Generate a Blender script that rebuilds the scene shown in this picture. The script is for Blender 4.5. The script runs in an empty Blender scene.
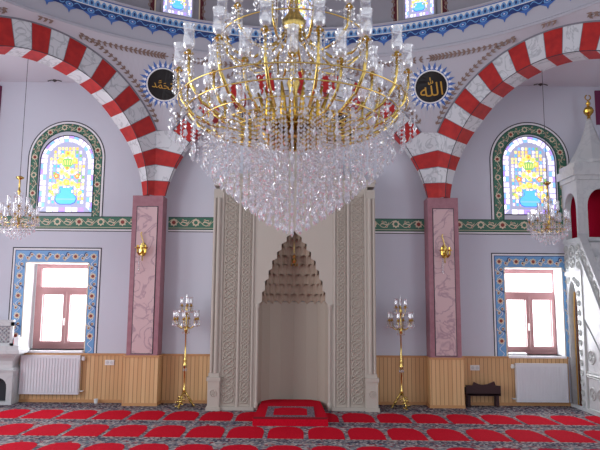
import bpy, math, random
from math import sin, cos, pi, radians, sqrt, atan2
from mathutils import Vector, Matrix
random.seed(7)
S = bpy.context.scene
COL = S.collection

# ------------------------------------------------------------------ camera, world, light, exposure
cam_d = bpy.data.cameras.new('camera'); cam = bpy.data.objects.new('camera', cam_d); COL.objects.link(cam)
cam_d.sensor_width = 36.0; cam_d.lens = 600.0 / 600.0 * 36.0; cam_d.clip_start = 0.05; cam_d.clip_end = 200
PITCH, ROLL, YAW = 0.12664, 0.00761, 0.00117
cam.location = (0.0502, -9.8108, 1.6652)
cam.rotation_mode = 'QUATERNION'
cam.rotation_quaternion = (Matrix.Rotation(-YAW, 3, 'Z') @ Matrix.Rotation(pi/2 + PITCH, 3, 'X') @ Matrix.Rotation(ROLL, 3, 'Z')).to_quaternion()
S.camera = cam
W = bpy.data.worlds.new('daylight'); S.world = W; W.use_nodes = True
bg = W.node_tree.nodes['Background']; bg.inputs[0].default_value = (0.86, 0.89, 0.97, 1); bg.inputs[1].default_value = 0.62
S.view_settings.view_transform = 'Standard'; S.view_settings.look = 'None'
S.view_settings.exposure = 0.84; S.view_settings.gamma = 1.0; S.view_settings.use_curve_mapping = False
S.cycles.max_bounces = 8; S.cycles.transparent_max_bounces = 24; S.cycles.use_denoising = True
S.cycles.sample_clamp_indirect = 6.0
def area_light(name, loc, rot, sx, sy, power, col):
    l = bpy.data.lights.new(name, 'AREA'); l.shape = 'RECTANGLE'; l.size = sx; l.size_y = sy; l.energy = power; l.color = col
    o = bpy.data.objects.new(name, l); COL.objects.link(o); o.location = loc; o.rotation_euler = rot
    return o
# daylight coming through the windows of the qibla wall
for k, xw in enumerate((-4.02, 4.0)):
    area_light('window_daylight', (xw, 0.62, 1.58), (-pi/2, 0, 0), 0.9, 1.3, 26, (0.93, 0.95, 1.0))
# assumed side daylight: unseen area lights added to light the hall, no windows built
area_light('assumed_side_light', (-6.3, -4.2, 2.4), (0, -pi/2, 0), 3.4, 5.0, 200, (0.93, 0.95, 1.0))  # stronger one, assumed because the light falls mostly from this side
area_light('assumed_side_light', (6.3, -5.2, 2.4), (0, pi/2, 0), 3.0, 4.0, 40, (0.93, 0.95, 1.0))  # weaker fill added on the pulpit side

# ------------------------------------------------------------------ helpers
def lin(c):
    c = c / 255.0
    return c / 12.92 if c <= 0.04045 else ((c + 0.055) / 1.055) ** 2.4
def rgb(t): return (lin(t[0]), lin(t[1]), lin(t[2]), 1.0)
MATS = {}
def mat(name, c, rough=0.6, metal=0.0, spec=0.4, emit=None, noise=None, bump=None, vein=None):
    """noise=(scale, second colour, amount); bump=(scale, strength); vein=(scale, colour)"""
    m = bpy.data.materials.new(name); m.use_nodes = True; nt = m.node_tree; N = nt.nodes; L = nt.links
    b = N['Principled BSDF']; b.inputs['Base Color'].default_value = rgb(c); b.inputs['Roughness'].default_value = rough
    b.inputs['Metallic'].default_value = metal; b.inputs['Specular IOR Level'].default_value = spec
    tc = N.new('ShaderNodeTexCoord')
    if noise:
        n = N.new('ShaderNodeTexNoise'); n.inputs['Scale'].default_value = noise[0]; n.inputs['Detail'].default_value = 5
        L.new(tc.outputs['Object'], n.inputs['Vector'])
        r = N.new('ShaderNodeMapRange'); r.inputs[1].default_value = 0.35; r.inputs[2].default_value = 0.68; r.inputs[4].default_value = noise[2]
        L.new(n.outputs['Fac'], r.inputs[0])
        x = N.new('ShaderNodeMix'); x.data_type = 'RGBA'; x.inputs[6].default_value = rgb(c); x.inputs[7].default_value = rgb(noise[1])
        L.new(r.outputs[0], x.inputs[0]); L.new(x.outputs[2], b.inputs['Base Color'])
    if vein:
        n = N.new('ShaderNodeTexNoise'); n.inputs['Scale'].default_value = vein[0]; n.inputs['Detail'].default_value = 4; n.inputs['Distortion'].default_value = 1.6
        L.new(tc.outputs['Object'], n.inputs['Vector'])
        a = N.new('ShaderNodeMath'); a.operation = 'SUBTRACT'; a.inputs[1].default_value = 0.5; L.new(n.outputs['Fac'], a.inputs[0])
        a2 = N.new('ShaderNodeMath'); a2.operation = 'ABSOLUTE'; L.new(a.outputs[0], a2.inputs[0])
        r = N.new('ShaderNodeMapRange'); r.inputs[1].default_value = 0.0; r.inputs[2].default_value = 0.045; r.inputs[3].default_value = vein[2] if len(vein) > 2 else 0.7; r.inputs[4].default_value = 0.0
        L.new(a2.outputs[0], r.inputs[0])
        x = N.new('ShaderNodeMix'); x.data_type = 'RGBA'; x.inputs[6].default_value = rgb(c); x.inputs[7].default_value = rgb(vein[1])
        L.new(r.outputs[0], x.inputs[0]); L.new(x.outputs[2], b.inputs['Base Color'])
    if bump:
        n = N.new('ShaderNodeTexNoise'); n.inputs['Scale'].default_value = bump[0]; n.inputs['Detail'].default_value = 3
        L.new(tc.outputs['Object'], n.inputs['Vector'])
        bm = N.new('ShaderNodeBump'); bm.inputs['Strength'].default_value = bump[1]; bm.inputs['Distance'].default_value = 0.01
        L.new(n.outputs['Fac'], bm.inputs['Height']); L.new(bm.outputs[0], b.inputs['Normal'])
    if emit:
        b.inputs['Emission Color'].default_value = rgb(c); b.inputs['Emission Strength'].default_value = emit
    MATS[name] = m
    return m

class MB:
    """collects faces, each with a material index, and links them as one mesh object"""
    def __init__(s): s.v = []; s.f = []; s.m = []
    def add(s, vs, fs, mi=0):
        o = len(s.v); s.v += [tuple(p) for p in vs]
        for f in fs: s.f.append(tuple(i + o for i in f)); s.m.append(mi)
        return s
    def poly(s, pts, mi=0): return s.add(pts, [tuple(range(len(pts)))], mi)
    def box(s, x0, x1, y0, y1, z0, z1, mi=0):
        v = [(x, y, z) for x in (x0, x1) for y in (y0, y1) for z in (z0, z1)]
        return s.add(v, [(0,1,3,2),(4,6,7,5),(0,4,5,1),(2,3,7,6),(0,2,6,4),(1,5,7,3)], mi)
    def prism(s, pts, d, mi=0):
        """closed outline pts (3D) pushed along vector d"""
        n = len(pts); d = Vector(d); q = [tuple(Vector(p) + d) for p in pts]
        s.add(list(pts) + q, [tuple(range(n))[::-1], tuple(range(n, 2*n))] + [(i, (i+1) % n, (i+1) % n + n, i + n) for i in range(n)], mi)
        return s
    def strip(s, A, B, mi=0):
        n = len(A); return s.add(list(A) + list(B), [(i, i+1, n+i+1, n+i) for i in range(n-1)], mi)
    def tube(s, path, r, n=6, mi=0, caps=True, closed=False):
        P = [Vector(p) for p in path]; k = len(P); rr = r if isinstance(r, (list, tuple)) else [r]*k
        vs = []; up = None
        for i, p in enumerate(P):
            a = P[(i-1) % k] if (closed or i > 0) else P[i]; b = P[(i+1) % k] if (closed or i < k-1) else P[i]
            t = (b - a).normalized()
            if up is None: up = Vector((0, 0, 1)) if abs(t.z) < 0.9 else Vector((1, 0, 0))
            u = (up - t * up.dot(t)); u = u.normalized() if u.length > 1e-6 else t.orthogonal().normalized(); up = u; w = t.cross(u)
            for j in range(n):
                an = 2*pi*j/n; vs.append(p + (u*cos(an) + w*sin(an)) * rr[i])
        fs = []
        for i in range(k if closed else k-1):
            for j in range(n): fs.append((i*n+j, i*n+(j+1) % n, ((i+1) % k)*n+(j+1) % n, ((i+1) % k)*n+j))
        if caps and not closed: fs += [tuple(range(n))[::-1], tuple(range((k-1)*n, k*n))]
        return s.add(vs, fs, mi)
    def lathe(s, prof, c=(0,0,0), n=16, mi=0, a0=0.0, a1=2*pi, flute=0.0):
        full = abs(a1 - a0 - 2*pi) < 1e-6; m = n if full else n+1; vs = []
        for (r, z) in prof:
            for j in range(m):
                a = a0 + (a1 - a0)*j/n; q = r * (1 + (flute if j % 2 else 0)); vs.append((c[0] + q*cos(a), c[1] + q*sin(a), c[2] + z))
        fs = [(i*m+j, i*m+(j+1) % m, (i+1)*m+(j+1) % m, (i+1)*m+j) for i in range(len(prof)-1) for j in range(n)]
        return s.add(vs, fs, mi)
    def bead(s, c, r, h=None, mi=0, n=4, rot=0.0, up=0.5):
        h = h or r; x, y, z = c
        vs = [(x, y, z + h)] + [(x + r*cos(rot + 2*pi*j/n), y + r*sin(rot + 2*pi*j/n), z + h*(up*2-1)) for j in range(n)] + [(x, y, z - h)]
        return s.add(vs, [(0, 1+j, 1+(j+1) % n) for j in range(n)] + [(n+1, 1+(j+1) % n, 1+j) for j in range(n)], mi)
    def build(s, name, mats, parent=None, smooth=False, loc=None, **props):
        me = bpy.data.meshes.new(name); me.from_pydata(s.v, [], s.f)
        for m in (mats if isinstance(mats, (list, tuple)) else [mats]): me.materials.append(m)
        me.polygons.foreach_set('material_index', s.m)
        if smooth: me.polygons.foreach_set('use_smooth', [True]*len(s.f))
        me.update()
        o = bpy.data.objects.new(name, me); COL.objects.link(o)
        if loc: o.location = loc
        if parent: o.parent = parent
        for k, x in props.items(): o[k] = x
        return o
def fix_normals(o):
    import bmesh
    b = bmesh.new(); b.from_mesh(o.data); bmesh.ops.recalc_face_normals(b, faces=b.faces); b.to_mesh(o.data); b.free(); return o
def thing(name, label, cat, loc=(0,0,0), rotz=0.0, group=None):
    o = bpy.data.objects.new(name, None); COL.objects.link(o); o.location = loc; o.rotation_euler = (0, 0, rotz)
    o.empty_display_size = 0.1; o['label'] = label; o['category'] = cat
    if group: o['group'] = group
    return o
def tag(o, label, cat, group=None):
    o['label'] = label; o['category'] = cat
    if group: o['group'] = group
    return o
def struct(o, label=None, cat=None):
    o['kind'] = 'structure'
    if label: o['label'] = label
    if cat: o['category'] = cat
    return o
def clone(o, parent):
    c = o.copy(); COL.objects.link(c); c.parent = parent
    for ch in o.children: clone(ch, c)
    return c

# ------------------------------------------------------------------ materials
wall_m = mat('lavender_plaster', (206, 209, 220), 0.8, spec=0.2, bump=(3, 0.05))
upper_m = mat('pale_plaster', (186, 186, 195), 0.8, spec=0.2)
ceil_m = mat('ceiling_plaster', (214, 214, 222), 0.85, spec=0.2)
white_marble = mat('white_veined_marble', (214, 217, 221), 0.45, vein=(3.0, (140, 147, 153), 0.55))
red_stone = mat('red_painted_stone', (190, 42, 38), 0.5, noise=(9, (158, 30, 32), 0.8))
dark_line = mat('dark_outline', (52, 52, 62), 0.6)
joint_m = mat('arch_moulding', (120, 120, 130), 0.6)
pier_m = mat('mauve_pier', (166, 118, 128), 0.5, noise=(12, (150, 102, 114), 0.8))
pier_in = mat('pink_veined_marble', (206, 176, 178), 0.4, vein=(2.6, (158, 128, 140), 0.8))
mih_m = mat('ivory_marble', (186, 179, 168), 0.55, spec=0.3)
mih_hood = mat('rosy_hood_stone', (168, 150, 133), 0.6, spec=0.3, noise=(7, (148, 128, 112), 0.7))
mih_carv = mat('carved_ivory', (180, 172, 160), 0.6, spec=0.3)
gold = mat('polished_gold', (222, 194, 114), 0.2, 1.0)
gold_d = mat('old_gold', (206, 168, 78), 0.25, 1.0)
gold_p = mat('gold_paint', (196, 152, 66), 0.45, 0.3)
black_m = mat('black_panel', (24, 20, 22), 0.35)
white_paint = mat('white_paint', (232, 232, 234), 0.5)
rad_m = mat('white_enamel', (226, 227, 232), 0.35)
plastic_m = mat('white_plastic', (230, 230, 228), 0.4)
pvc_m = mat('mauve_brown_frame', (168, 124, 124), 0.4)
red_cloth = mat('red_carpet_pile', (200, 20, 44), 0.95, spec=0.05, noise=(60, (174, 12, 34), 0.8))
red_velvet = mat('crimson_velvet', (170, 16, 48), 0.9, spec=0.1)
dark_wood = mat('dark_brown_wood', (52, 28, 32), 0.45)
cream_p = mat('cream_glaze', (220, 206, 178), 0.4)
green_p = mat('green_glaze', (62, 116, 94), 0.4)
greendk_p = mat('dark_green_glaze', (28, 66, 54), 0.4)
blue_p = mat('blue_glaze', (112, 164, 214), 0.4)
bluedk_p = mat('deep_blue_glaze', (46, 66, 122), 0.4)
bluemd_p = mat('cobalt_glaze', (72, 112, 184), 0.4)
redbr_p = mat('brick_glaze', (142, 62, 52), 0.4)
leaf_p = mat('brown_leaf_paint', (132, 110, 100), 0.6)
maroon_p = mat('maroon_paint', (86, 26, 36), 0.5)
minbar_m = mat('minbar_white_marble', (198, 202, 203), 0.5, vein=(2.0, (178, 183, 187), 0.5))
minbar_c = mat('minbar_carving', (180, 185, 182), 0.55)
curtain_m = mat('brown_gold_curtain', (58, 34, 32), 0.85, noise=(7, (92, 62, 42), 0.9))
daylight_m = mat('daylit_pane', (252, 250, 255), 0.3, emit=1.25)

def crystal(name, tr, col=(0.93, 0.95, 1.0)):
    m = bpy.data.materials.new(name); m.use_nodes = True; nt = m.node_tree; N = nt.nodes; L = nt.links
    N.remove(N['Principled BSDF']); out = N['Material Output']
    t = N.new('ShaderNodeBsdfTransparent'); t.inputs[0].default_value = (*col, 1)
    g = N.new('ShaderNodeBsdfGlossy'); g.inputs['Roughness'].default_value = 0.06; g.inputs[0].default_value = (*col, 1)
    d = N.new('ShaderNodeBsdfTranslucent'); d.inputs[0].default_value = (0.92, 0.94, 1, 1)
    d2 = N.new('ShaderNodeBsdfDiffuse'); d2.inputs[0].default_value = (0.92, 0.94, 1, 1)
    ms = N.new('ShaderNodeMixShader'); ms.inputs[0].default_value = 0.5; L.new(d.outputs[0], ms.inputs[1]); L.new(d2.outputs[0], ms.inputs[2])
    m1 = N.new('ShaderNodeMixShader'); m1.inputs[0].default_value = 0.60; L.new(ms.outputs[0], m1.inputs[1]); L.new(g.outputs[0], m1.inputs[2])
    m2 = N.new('ShaderNodeMixShader'); m2.inputs[0].default_value = 1 - tr; L.new(t.outputs[0], m2.inputs[1]); L.new(m1.outputs[0], m2.inputs[2])
    L.new(m2.outputs[0], out.inputs[0])
    return m
crys = crystal('cut_crystal', 0.44, (0.97, 0.97, 0.98))
shade_g = crystal('clear_shade_glass', 0.45, (0.97, 0.97, 0.98))

def plank_mat():
    m = bpy.data.materials.new('pine_planks'); m.use_nodes = True; nt = m.node_tree; N = nt.nodes; L = nt.links; b = N['Principled BSDF']
    tc = N.new('ShaderNodeTexCoord'); sp = N.new('ShaderNodeSeparateXYZ'); L.new(tc.outputs['Object'], sp.inputs[0])
    s = N.new('ShaderNodeMath'); s.operation = 'MULTIPLY'; s.inputs[1].default_value = 1/0.066; L.new(sp.outputs[0], s.inputs[0])
    fl = N.new('ShaderNodeMath'); fl.operation = 'FLOOR'; L.new(s.outputs[0], fl.inputs[0])
    fr = N.new('ShaderNodeMath'); fr.operation = 'FRACT'; L.new(s.outputs[0], fr.inputs[0])
    wn = N.new('ShaderNodeTexWhiteNoise'); wn.noise_dimensions = '1D'; L.new(fl.outputs[0], wn.inputs['W'])
    mp = N.new('ShaderNodeMapping'); mp.inputs['Scale'].default_value = (30, 30, 2.0); L.new(tc.outputs['Object'], mp.inputs[0])
    no = N.new('ShaderNodeTexNoise'); no.inputs['Scale'].default_value = 1.0; no.inputs['Detail'].default_value = 4; L.new(mp.outputs[0], no.inputs['Vector'])
    x = N.new('ShaderNodeMix'); x.data_type = 'RGBA'; x.inputs[6].default_value = rgb((226, 188, 138)); x.inputs[7].default_value = rgb((200, 152, 102))
    ad = N.new('ShaderNodeMath'); ad.operation = 'ADD'; L.new(wn.outputs[0], ad.inputs[0]); L.new(no.outputs['Fac'], ad.inputs[1])
    hf = N.new('ShaderNodeMath'); hf.operation = 'MULTIPLY'; hf.inputs[1].default_value = 0.5; L.new(ad.outputs[0], hf.inputs[0]); L.new(hf.outputs[0], x.inputs[0])
    ce = N.new('ShaderNodeMath'); ce.operation = 'COMPARE'; ce.inputs[1].default_value = 0.5; ce.inputs[2].default_value = 0.42; L.new(fr.outputs[0], ce.inputs[0])
    y = N.new('ShaderNodeMix'); y.data_type = 'RGBA'; y.inputs[6].default_value = rgb((168, 124, 82)); L.new(ce.outputs[0], y.inputs[0]); L.new(x.outputs[2], y.inputs[7])
    L.new(y.outputs[2], b.inputs['Base Color']); b.inputs['Roughness'].default_value = 0.5
    bm = N.new('ShaderNodeBump'); bm.inputs['Strength'].default_value = 0.5; bm.inputs['Distance'].default_value = 0.01; L.new(ce.outputs[0], bm.inputs['Height']); L.new(bm.outputs[0], b.inputs['Normal'])
    return m
plank_m = plank_mat()
rail_m = mat('pine_rail', (196, 146, 98), 0.5)

def carpet_ground(nm, sc, cols):
    m = bpy.data.materials.new(nm); m.use_nodes = True; nt = m.node_tree; N = nt.nodes; L = nt.links; b = N['Principled BSDF']
    tc = N.new('ShaderNodeTexCoord')
    v = N.new('ShaderNodeTexVoronoi'); v.inputs['Scale'].default_value = sc; L.new(tc.outputs['Object'], v.inputs['Vector'])
    r = N.new('ShaderNodeValToRGB'); e = r.color_ramp.elements; r.color_ramp.interpolation = 'CONSTANT'
    e[0].position = 0; e[0].color = rgb(cols[0]); e[1].position = 0.2; e[1].color = rgb(cols[1])
    for p, c in zip((0.4, 0.55, 0.70, 0.80, 0.88, 0.95), cols[2:]):
        k = e.new(p); k.color = rgb(c)
    sx = N.new('ShaderNodeSeparateColor'); L.new(v.outputs['Color'], sx.inputs[0]); L.new(sx.outputs[0], r.inputs[0])
    L.new(r.outputs[0], b.inputs['Base Color']); b.inputs['Roughness'].default_value = 0.95; b.inputs['Specular IOR Level'].default_value = 0.05
    return m
carp_m = carpet_ground('carpet_border_pattern', 26, ((92, 90, 104), (146, 140, 142), (176, 168, 164), (116, 112, 118), (160, 144, 138), (140, 56, 66), (110, 122, 126), (80, 78, 90)))
carp_navy = carpet_ground('carpet_row_band', 34, ((70, 68, 84), (124, 120, 126), (62, 60, 74), (176, 170, 168), (92, 90, 102), (148, 138, 134), (118, 66, 74), (104, 108, 116)))
carp_white = mat('carpet_white_dash', (206, 198, 190), 0.95, spec=0.05)

# ------------------------------------------------------------------ constants of the hall
WY = 0.31          # face of the qibla wall
AP, HS, HD = 5.17, 2.36, 1.99  # dome centre at (0, -AP); half sides of the octagon, square and diagonal
PT = 3.387         # top of the piers
WZ = 0.79          # wainscot height
CZ = 5.44          # aisle ceiling

# ------------------------------------------------------------------ floor: one fitted prayer carpet
fl = MB()
fl.poly([(-6, -13, 0), (6, -13, 0), (6, WY+0.01, 0), (-6, WY+0.01, 0)], 0)
CW, RD, TILT = 0.507, 1.045, -0.024
def niche_shape(cx, yb):
    w = 0.222; h = 0.72
    L = [(-w, 0), (w, 0), (w*1.02, h*0.45), (w*0.97, h*0.68), (w*0.80, h*0.86), (w*0.52, h*0.96), (0, h*1.0), (-w*0.52, h*0.96), (-w*0.80, h*0.86), (-w*0.97, h*0.68), (-w*1.02, h*0.45)]
    return [(cx + a, yb + b + TILT*(cx + a - 1.8), 0.004) for a, b in L]
for r in range(-1, 6):
    yb = -1.23 - RD*r
    ya, yz = TILT*(-7.8), TILT*4.2
    fl.poly([(-6, yb-0.20+ya, 0.002), (6, yb-0.20+yz, 0.002), (6, yb-0.06+yz, 0.002), (-6, yb-0.06+ya, 0.002)], 2)
    for c in range(-11, 12):
        cx = -0.10 + CW*c
        if r == -1: continue
        fl.poly(niche_shape(cx, yb), 1)
        for k in range(6):
            xk = cx - 0.20 + k*0.073; yk = yb + TILT*(xk - 1.8)
            fl.poly([(xk, yk-0.028, 0.004), (xk+0.04, yk-0.028, 0.004), (xk+0.04, yk-0.008, 0.004), (xk, yk-0.008, 0.004)], 3)
fl.poly([(-6, -0.18, 0.003), (6, -0.42, 0.003), (6, WY, 0.003), (-6, WY, 0.003)], 2)
struct(fl.build('floor', [carp_m, red_cloth, carp_navy, carp_white]), 'red prayer carpet with rows of arch shaped places', 'floor')

# ------------------------------------------------------------------ qibla wall with its window openings
RW = [(-4.54, -3.50, 0.83, 2.275), (3.515, 4.47, 0.80, 2.25)]               # clear windows
AW = [(-3.965, 0.47, 3.13, 4.03), (4.01, 0.46, 3.15, 4.09)]                 # stained windows: centre, half width, sill, spring
def arch_z(a, x): return a[3] + sqrt(max(0.0, a[1]**2 - (x - a[0])**2))
xs = {-6.0, 6.0}
for a in RW: xs |= {a[0], a[1]}
for a in AW: xs |= {a[0] - a[1]*cos(pi*k/24) for k in range(25)}
xs = sorted(round(x, 5) for x in xs); wm = MB(); TOPZ = 5.46
for x0, x1 in zip(xs, xs[1:]):
    if x1 - x0 < 1e-4: continue
    xm = (x0 + x1)/2; cuts = []
    for a in RW:
        if a[0] < xm < a[1]: cuts.append((a[2], a[2], a[3], a[3]))
    for a in AW:
        if abs(xm - a[0]) < a[1]: cuts.append((a[2], a[2], arch_z(a, x0), arch_z(a, x1)))
    lo = (0, 0)
    for c in cuts + [(TOPZ, TOPZ, 0, 0)]:
        wm.poly([(x0, WY, lo[0]), (x1, WY, lo[1]), (x1, WY, c[1]), (x0, WY, c[0])]); lo = (c[2], c[3])
DEP = 0.37
for a in RW:
    q = [(a[0], a[2]), (a[1], a[2]), (a[1], a[3]), (a[0], a[3])]
    for k in range(4):
        p, r = q[k], q[(k+1) % 4]; wm.poly([(p[0], WY, p[1]), (r[0], WY, r[1]), (r[0], WY+DEP+0.06, r[1]), (p[0], WY+DEP+0.06, p[1])], 1)
for a in AW:
    q = [(a[0]-a[1], a[2])] + [(a[0] - a[1]*cos(pi*k/24), a[3] + a[1]*sin(pi*k/24)) for k in range(25)] + [(a[0]+a[1], a[2])]
    wm.strip([(x, WY, z) for x, z in q + q[:1]], [(x, WY+0.14, z) for x, z in q + q[:1]], 1)
struct(wm.build('wall_back', [wall_m, white_paint]), 'pale lavender qibla wall', 'wall')
for nm, x, y1 in (('wall_left', -6.0, -1.9), ('wall_right', 6.0, -2.9)):
    w = MB(); w.box(x - (0.2 if x < 0 else 0), x + (0 if x < 0 else 0.2), y1, WY, 0, CZ); struct(w.build(nm, wall_m), 'side wall of the aisle', 'wall')
cm = MB()
for s_ in (-1, 1):
    cm.poly([(s_*6.2, WY, CZ), (s_*2.3, WY, CZ), (s_*2.3, 0.0, CZ), (s_*2.5, 0.02, CZ), (s_*5.3, -2.78, CZ), (s_*6.2, -2.78, CZ)])
    cm.poly([(s_*6.2, -2.78, CZ), (s_*5.3, -2.78, CZ), (s_*5.3, -7.55, CZ), (s_*6.2, -7.55, CZ)])
    cm.poly([(s_*6.2, -7.55, CZ), (s_*5.3, -7.55, CZ), (s_*2.4, -10.4, CZ), (s_*2.4, -13, CZ), (s_*6.2, -13, CZ)])
cm.poly([(-2.4, -10.4, CZ), (2.4, -10.4, CZ), (2.4, -13, CZ), (-2.4, -13, CZ)])
struct(cm.build('ceiling', ceil_m), 'flat pale aisle ceiling', 'ceiling')

# clear windows: frame, sashes, glass
for k, a in enumerate(RW):
    y = WY + DEP; f = MB(); x0, x1, z0, z1 = a; xm = (x0+x1)/2; zt = z0 + (z1-z0)*0.70
    win = struct(thing('window_%d' % (k+1), 'clear window with mauve brown frame in blue tiled surround, %s' % ('by the white preacher seat' if k == 0 else 'by the white pulpit'), 'window', (xm, y, z0)))
    def fb(m, xa, xb, za, zb, d=0.06): m.box(xa-xm, xb-xm, -d, 0.03, za-z0, zb-z0)
    b = 0.075; x0, x1 = (x0+0.05, x1+0.10) if k == 0 else (x0-0.01, x1+0.065); xm = (x0+x1)/2; win.location.x = xm
    fb(f, x0, x0+b, z0, z1); fb(f, x1-b, x1, z0, z1); fb(f, x0+b, x1-b, z1-b, z1); fb(f, x0+b, x1-b, z0, z0+b); fb(f, x0+b, x1-b, zt-0.04, zt+0.04)
    f.build('window_frame', pvc_m, win)
    for sx in (-1, 1):
        sm = MB(); xa, xb = (x0+b, xm-0.002) if sx < 0 else (xm+0.002, x1-b); c = 0.055
        fb(sm, xa, xa+c, z0+b, zt-0.04, 0.075); fb(sm, xb-c, xb, z0+b, zt-0.04, 0.075); fb(sm, xa+c, xb-c, z0+b, z0+b+c, 0.075); fb(sm, xa+c, xb-c, zt-0.04-c, zt-0.04, 0.075)
        sa = sm.build('sash', pvc_m, win)
        p = MB(); fb(p, xa+c, xb-c, z0+b+c, zt-0.04-c, -0.005); p.build('pane', daylight_m, sa)
        if sx < 0:
            h = MB(); h.box(-0.03, -0.012, -0.11, -0.075, 0.40, 0.52); h.build('handle', plastic_m, sa)
    p = MB(); fb(p, x0+b, x1-b, zt+0.04, z1-b, -0.005); p.build('pane', daylight_m, win)
    sl = MB(); sl.box(a[0]-xm, a[1]-xm, -DEP-0.06, 0.0, -0.035, 0.0); sl.build('window_sill', white_paint, win)

# ------------------------------------------------------------------ tile borders (patterned glaze strips bedded on the wall)
def flower(m, c, r, P, petal, eye, off=0.008, n=8):
    pts = []
    for j in range(n*2):
        a = pi*j/n; q = r*(1.0 if j % 2 == 0 else 0.72); pts.append(P(c[0] + q*cos(a), c[1] + q*sin(a), off))
    m.poly(pts, petal)
    m.poly([P(c[0] + r*0.48*cos(2*pi*j/8), c[1] + r*0.48*sin(2*pi*j/8), off+0.002) for j in range(8)], eye)
def squiggle(m, c, L, w, ang, P, mi, off=0.008, flip=1):
    A = []; B = []
    for j in range(9):
        t = j/8; u = (t-0.5)*L; v = flip*0.34*L*sin(2*pi*t)*0.5; th = w*(0.35 + sin(pi*t))*0.6
        ca, sa = cos(ang), sin(ang)
        A.append(P(c[0] + u*ca - (v+th)*sa, c[1] + u*sa + (v+th)*ca, off)); B.append(P(c[0] + u*ca - (v-th)*sa, c[1] + u*sa + (v-th)*ca, off))
    m.strip(A, B, mi)
def WP(x, z, o): return (x, WY - o, z)
def rect(m, x0, x1, z0, z1, mi, o): m.poly([WP(x0, z0, o), WP(x1, z0, o), WP(x1, z1, o), WP(x0, z1, o)], mi)

# blue surround of the clear windows: 0 dark, 1 white, 2 blue, 3 deep blue, 4 cream, 5 brick
for k, (a, xo0, xo1, zt) in enumerate(zip(RW, (-4.785, 3.295), (-3.282, 4.72), (2.54, 2.505))):
    m = MB(); z0 = WZ; x0, x1, z1 = a[0], a[1], a[3]
    def frame_ring(d0, d1, mi, o):
        # d measured inward from the outer edge; the frame is open at its foot
        A0, A1, AT = xo0+d0, xo1-d0, zt-d0; B0, B1, BT = xo0+d1, xo1-d1, zt-d1
        rect(m, A0, B0, z0, AT, mi, o); rect(m, B1, A1, z0, AT, mi, o); rect(m, B0, B1, BT, AT, mi, o)
    frame_ring(0.0, 0.018, 0, 0.004); frame_ring(0.018, 0.045, 1, 0.004); frame_ring(0.045, 0.058, 3, 0.005)
    wL, wR, wT = x0 - xo0, xo1 - x1, zt - z1
    rect(m, xo0+0.058, x0, z0, zt-0.058, 2, 0.004); rect(m, x1, xo1-0.058, z0, zt-0.058, 2, 0.004); rect(m, x0, x1, z1, zt-0.058, 2, 0.004)
    rect(m, x0-0.018, x0, z0, z1+0.018, 4, 0.006); rect(m, x1, x1+0.018, z0, z1+0.018, 4, 0.006); rect(m, x0-0.018, x1+0.018, z1, z1+0.018, 4, 0.006)
    cl, cr, ct = (xo0+0.058+x0-0.018)/2, (xo1-0.058+x1+0.018)/2, (zt-0.058+z1+0.018)/2; st = 0.165; q = 0
    for cx in (cl, cr):
        Zs = [z0 + (ct-z0)*i/80 for i in range(81)]; m.strip([WP(cx + 0.035*sin((ct-z)*38) + 0.005, z, 0.007) for z in Zs], [WP(cx + 0.035*sin((ct-z)*38) - 0.005, z, 0.007) for z in Zs], 1)
    Xs = [cl + (cr-cl)*i/80 for i in range(81)]; m.strip([WP(x, ct + 0.035*sin((x-cl)*38) + 0.005, 0.007) for x in Xs], [WP(x, ct + 0.035*sin((x-cl)*38) - 0.005, 0.007) for x in Xs], 1)
    path = [(cl, z0+0.08+st*i) for i in range(int((ct-z0-0.08)/st)+1)]
    for cx in (cl, cr):
        for i in range(int((ct - z0)/st)):
            c = (cx, ct - st*i)
            if i % 2 == 0: flower(m, c, 0.060, WP, 4, 5)
            else:
                flower(m, (c[0]+0.028, c[1]+0.035), 0.030, WP, 4, 5); flower(m, (c[0]-0.028, c[1]-0.035), 0.030, WP, 4, 5); squiggle(m, (c[0]+0.035, c[1]), 0.11, 0.014, pi/2+0.5, WP, 3, flip=-1); squiggle(m, (c[0]-0.035, c[1]), 0.11, 0.014, pi/2+0.5, WP, 4, flip=-1)
    nx = 8
    for i in range(1, nx):
        c = (cl + (cr-cl)*i/nx, ct)
        if i % 2 == 0: flower(m, c, 0.060, WP, 4, 5)
        else:
            flower(m, (c[0]+0.035, c[1]+0.028), 0.030, WP, 4, 5); flower(m, (c[0]-0.035, c[1]-0.028), 0.030, WP, 4, 5); squiggle(m, (c[0], c[1]+0.035), 0.11, 0.014, 0.5, WP, 3, flip=-1); squiggle(m, (c[0], c[1]-0.035), 0.11, 0.014, 0.5, WP, 4, flip=-1)
    struct(m.build('trim_%d' % (k+1), [dark_line, white_paint, blue_p, bluedk_p, cream_p, redbr_p]), 'blue floral tile surround of the clear window', 'tile border')

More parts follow.
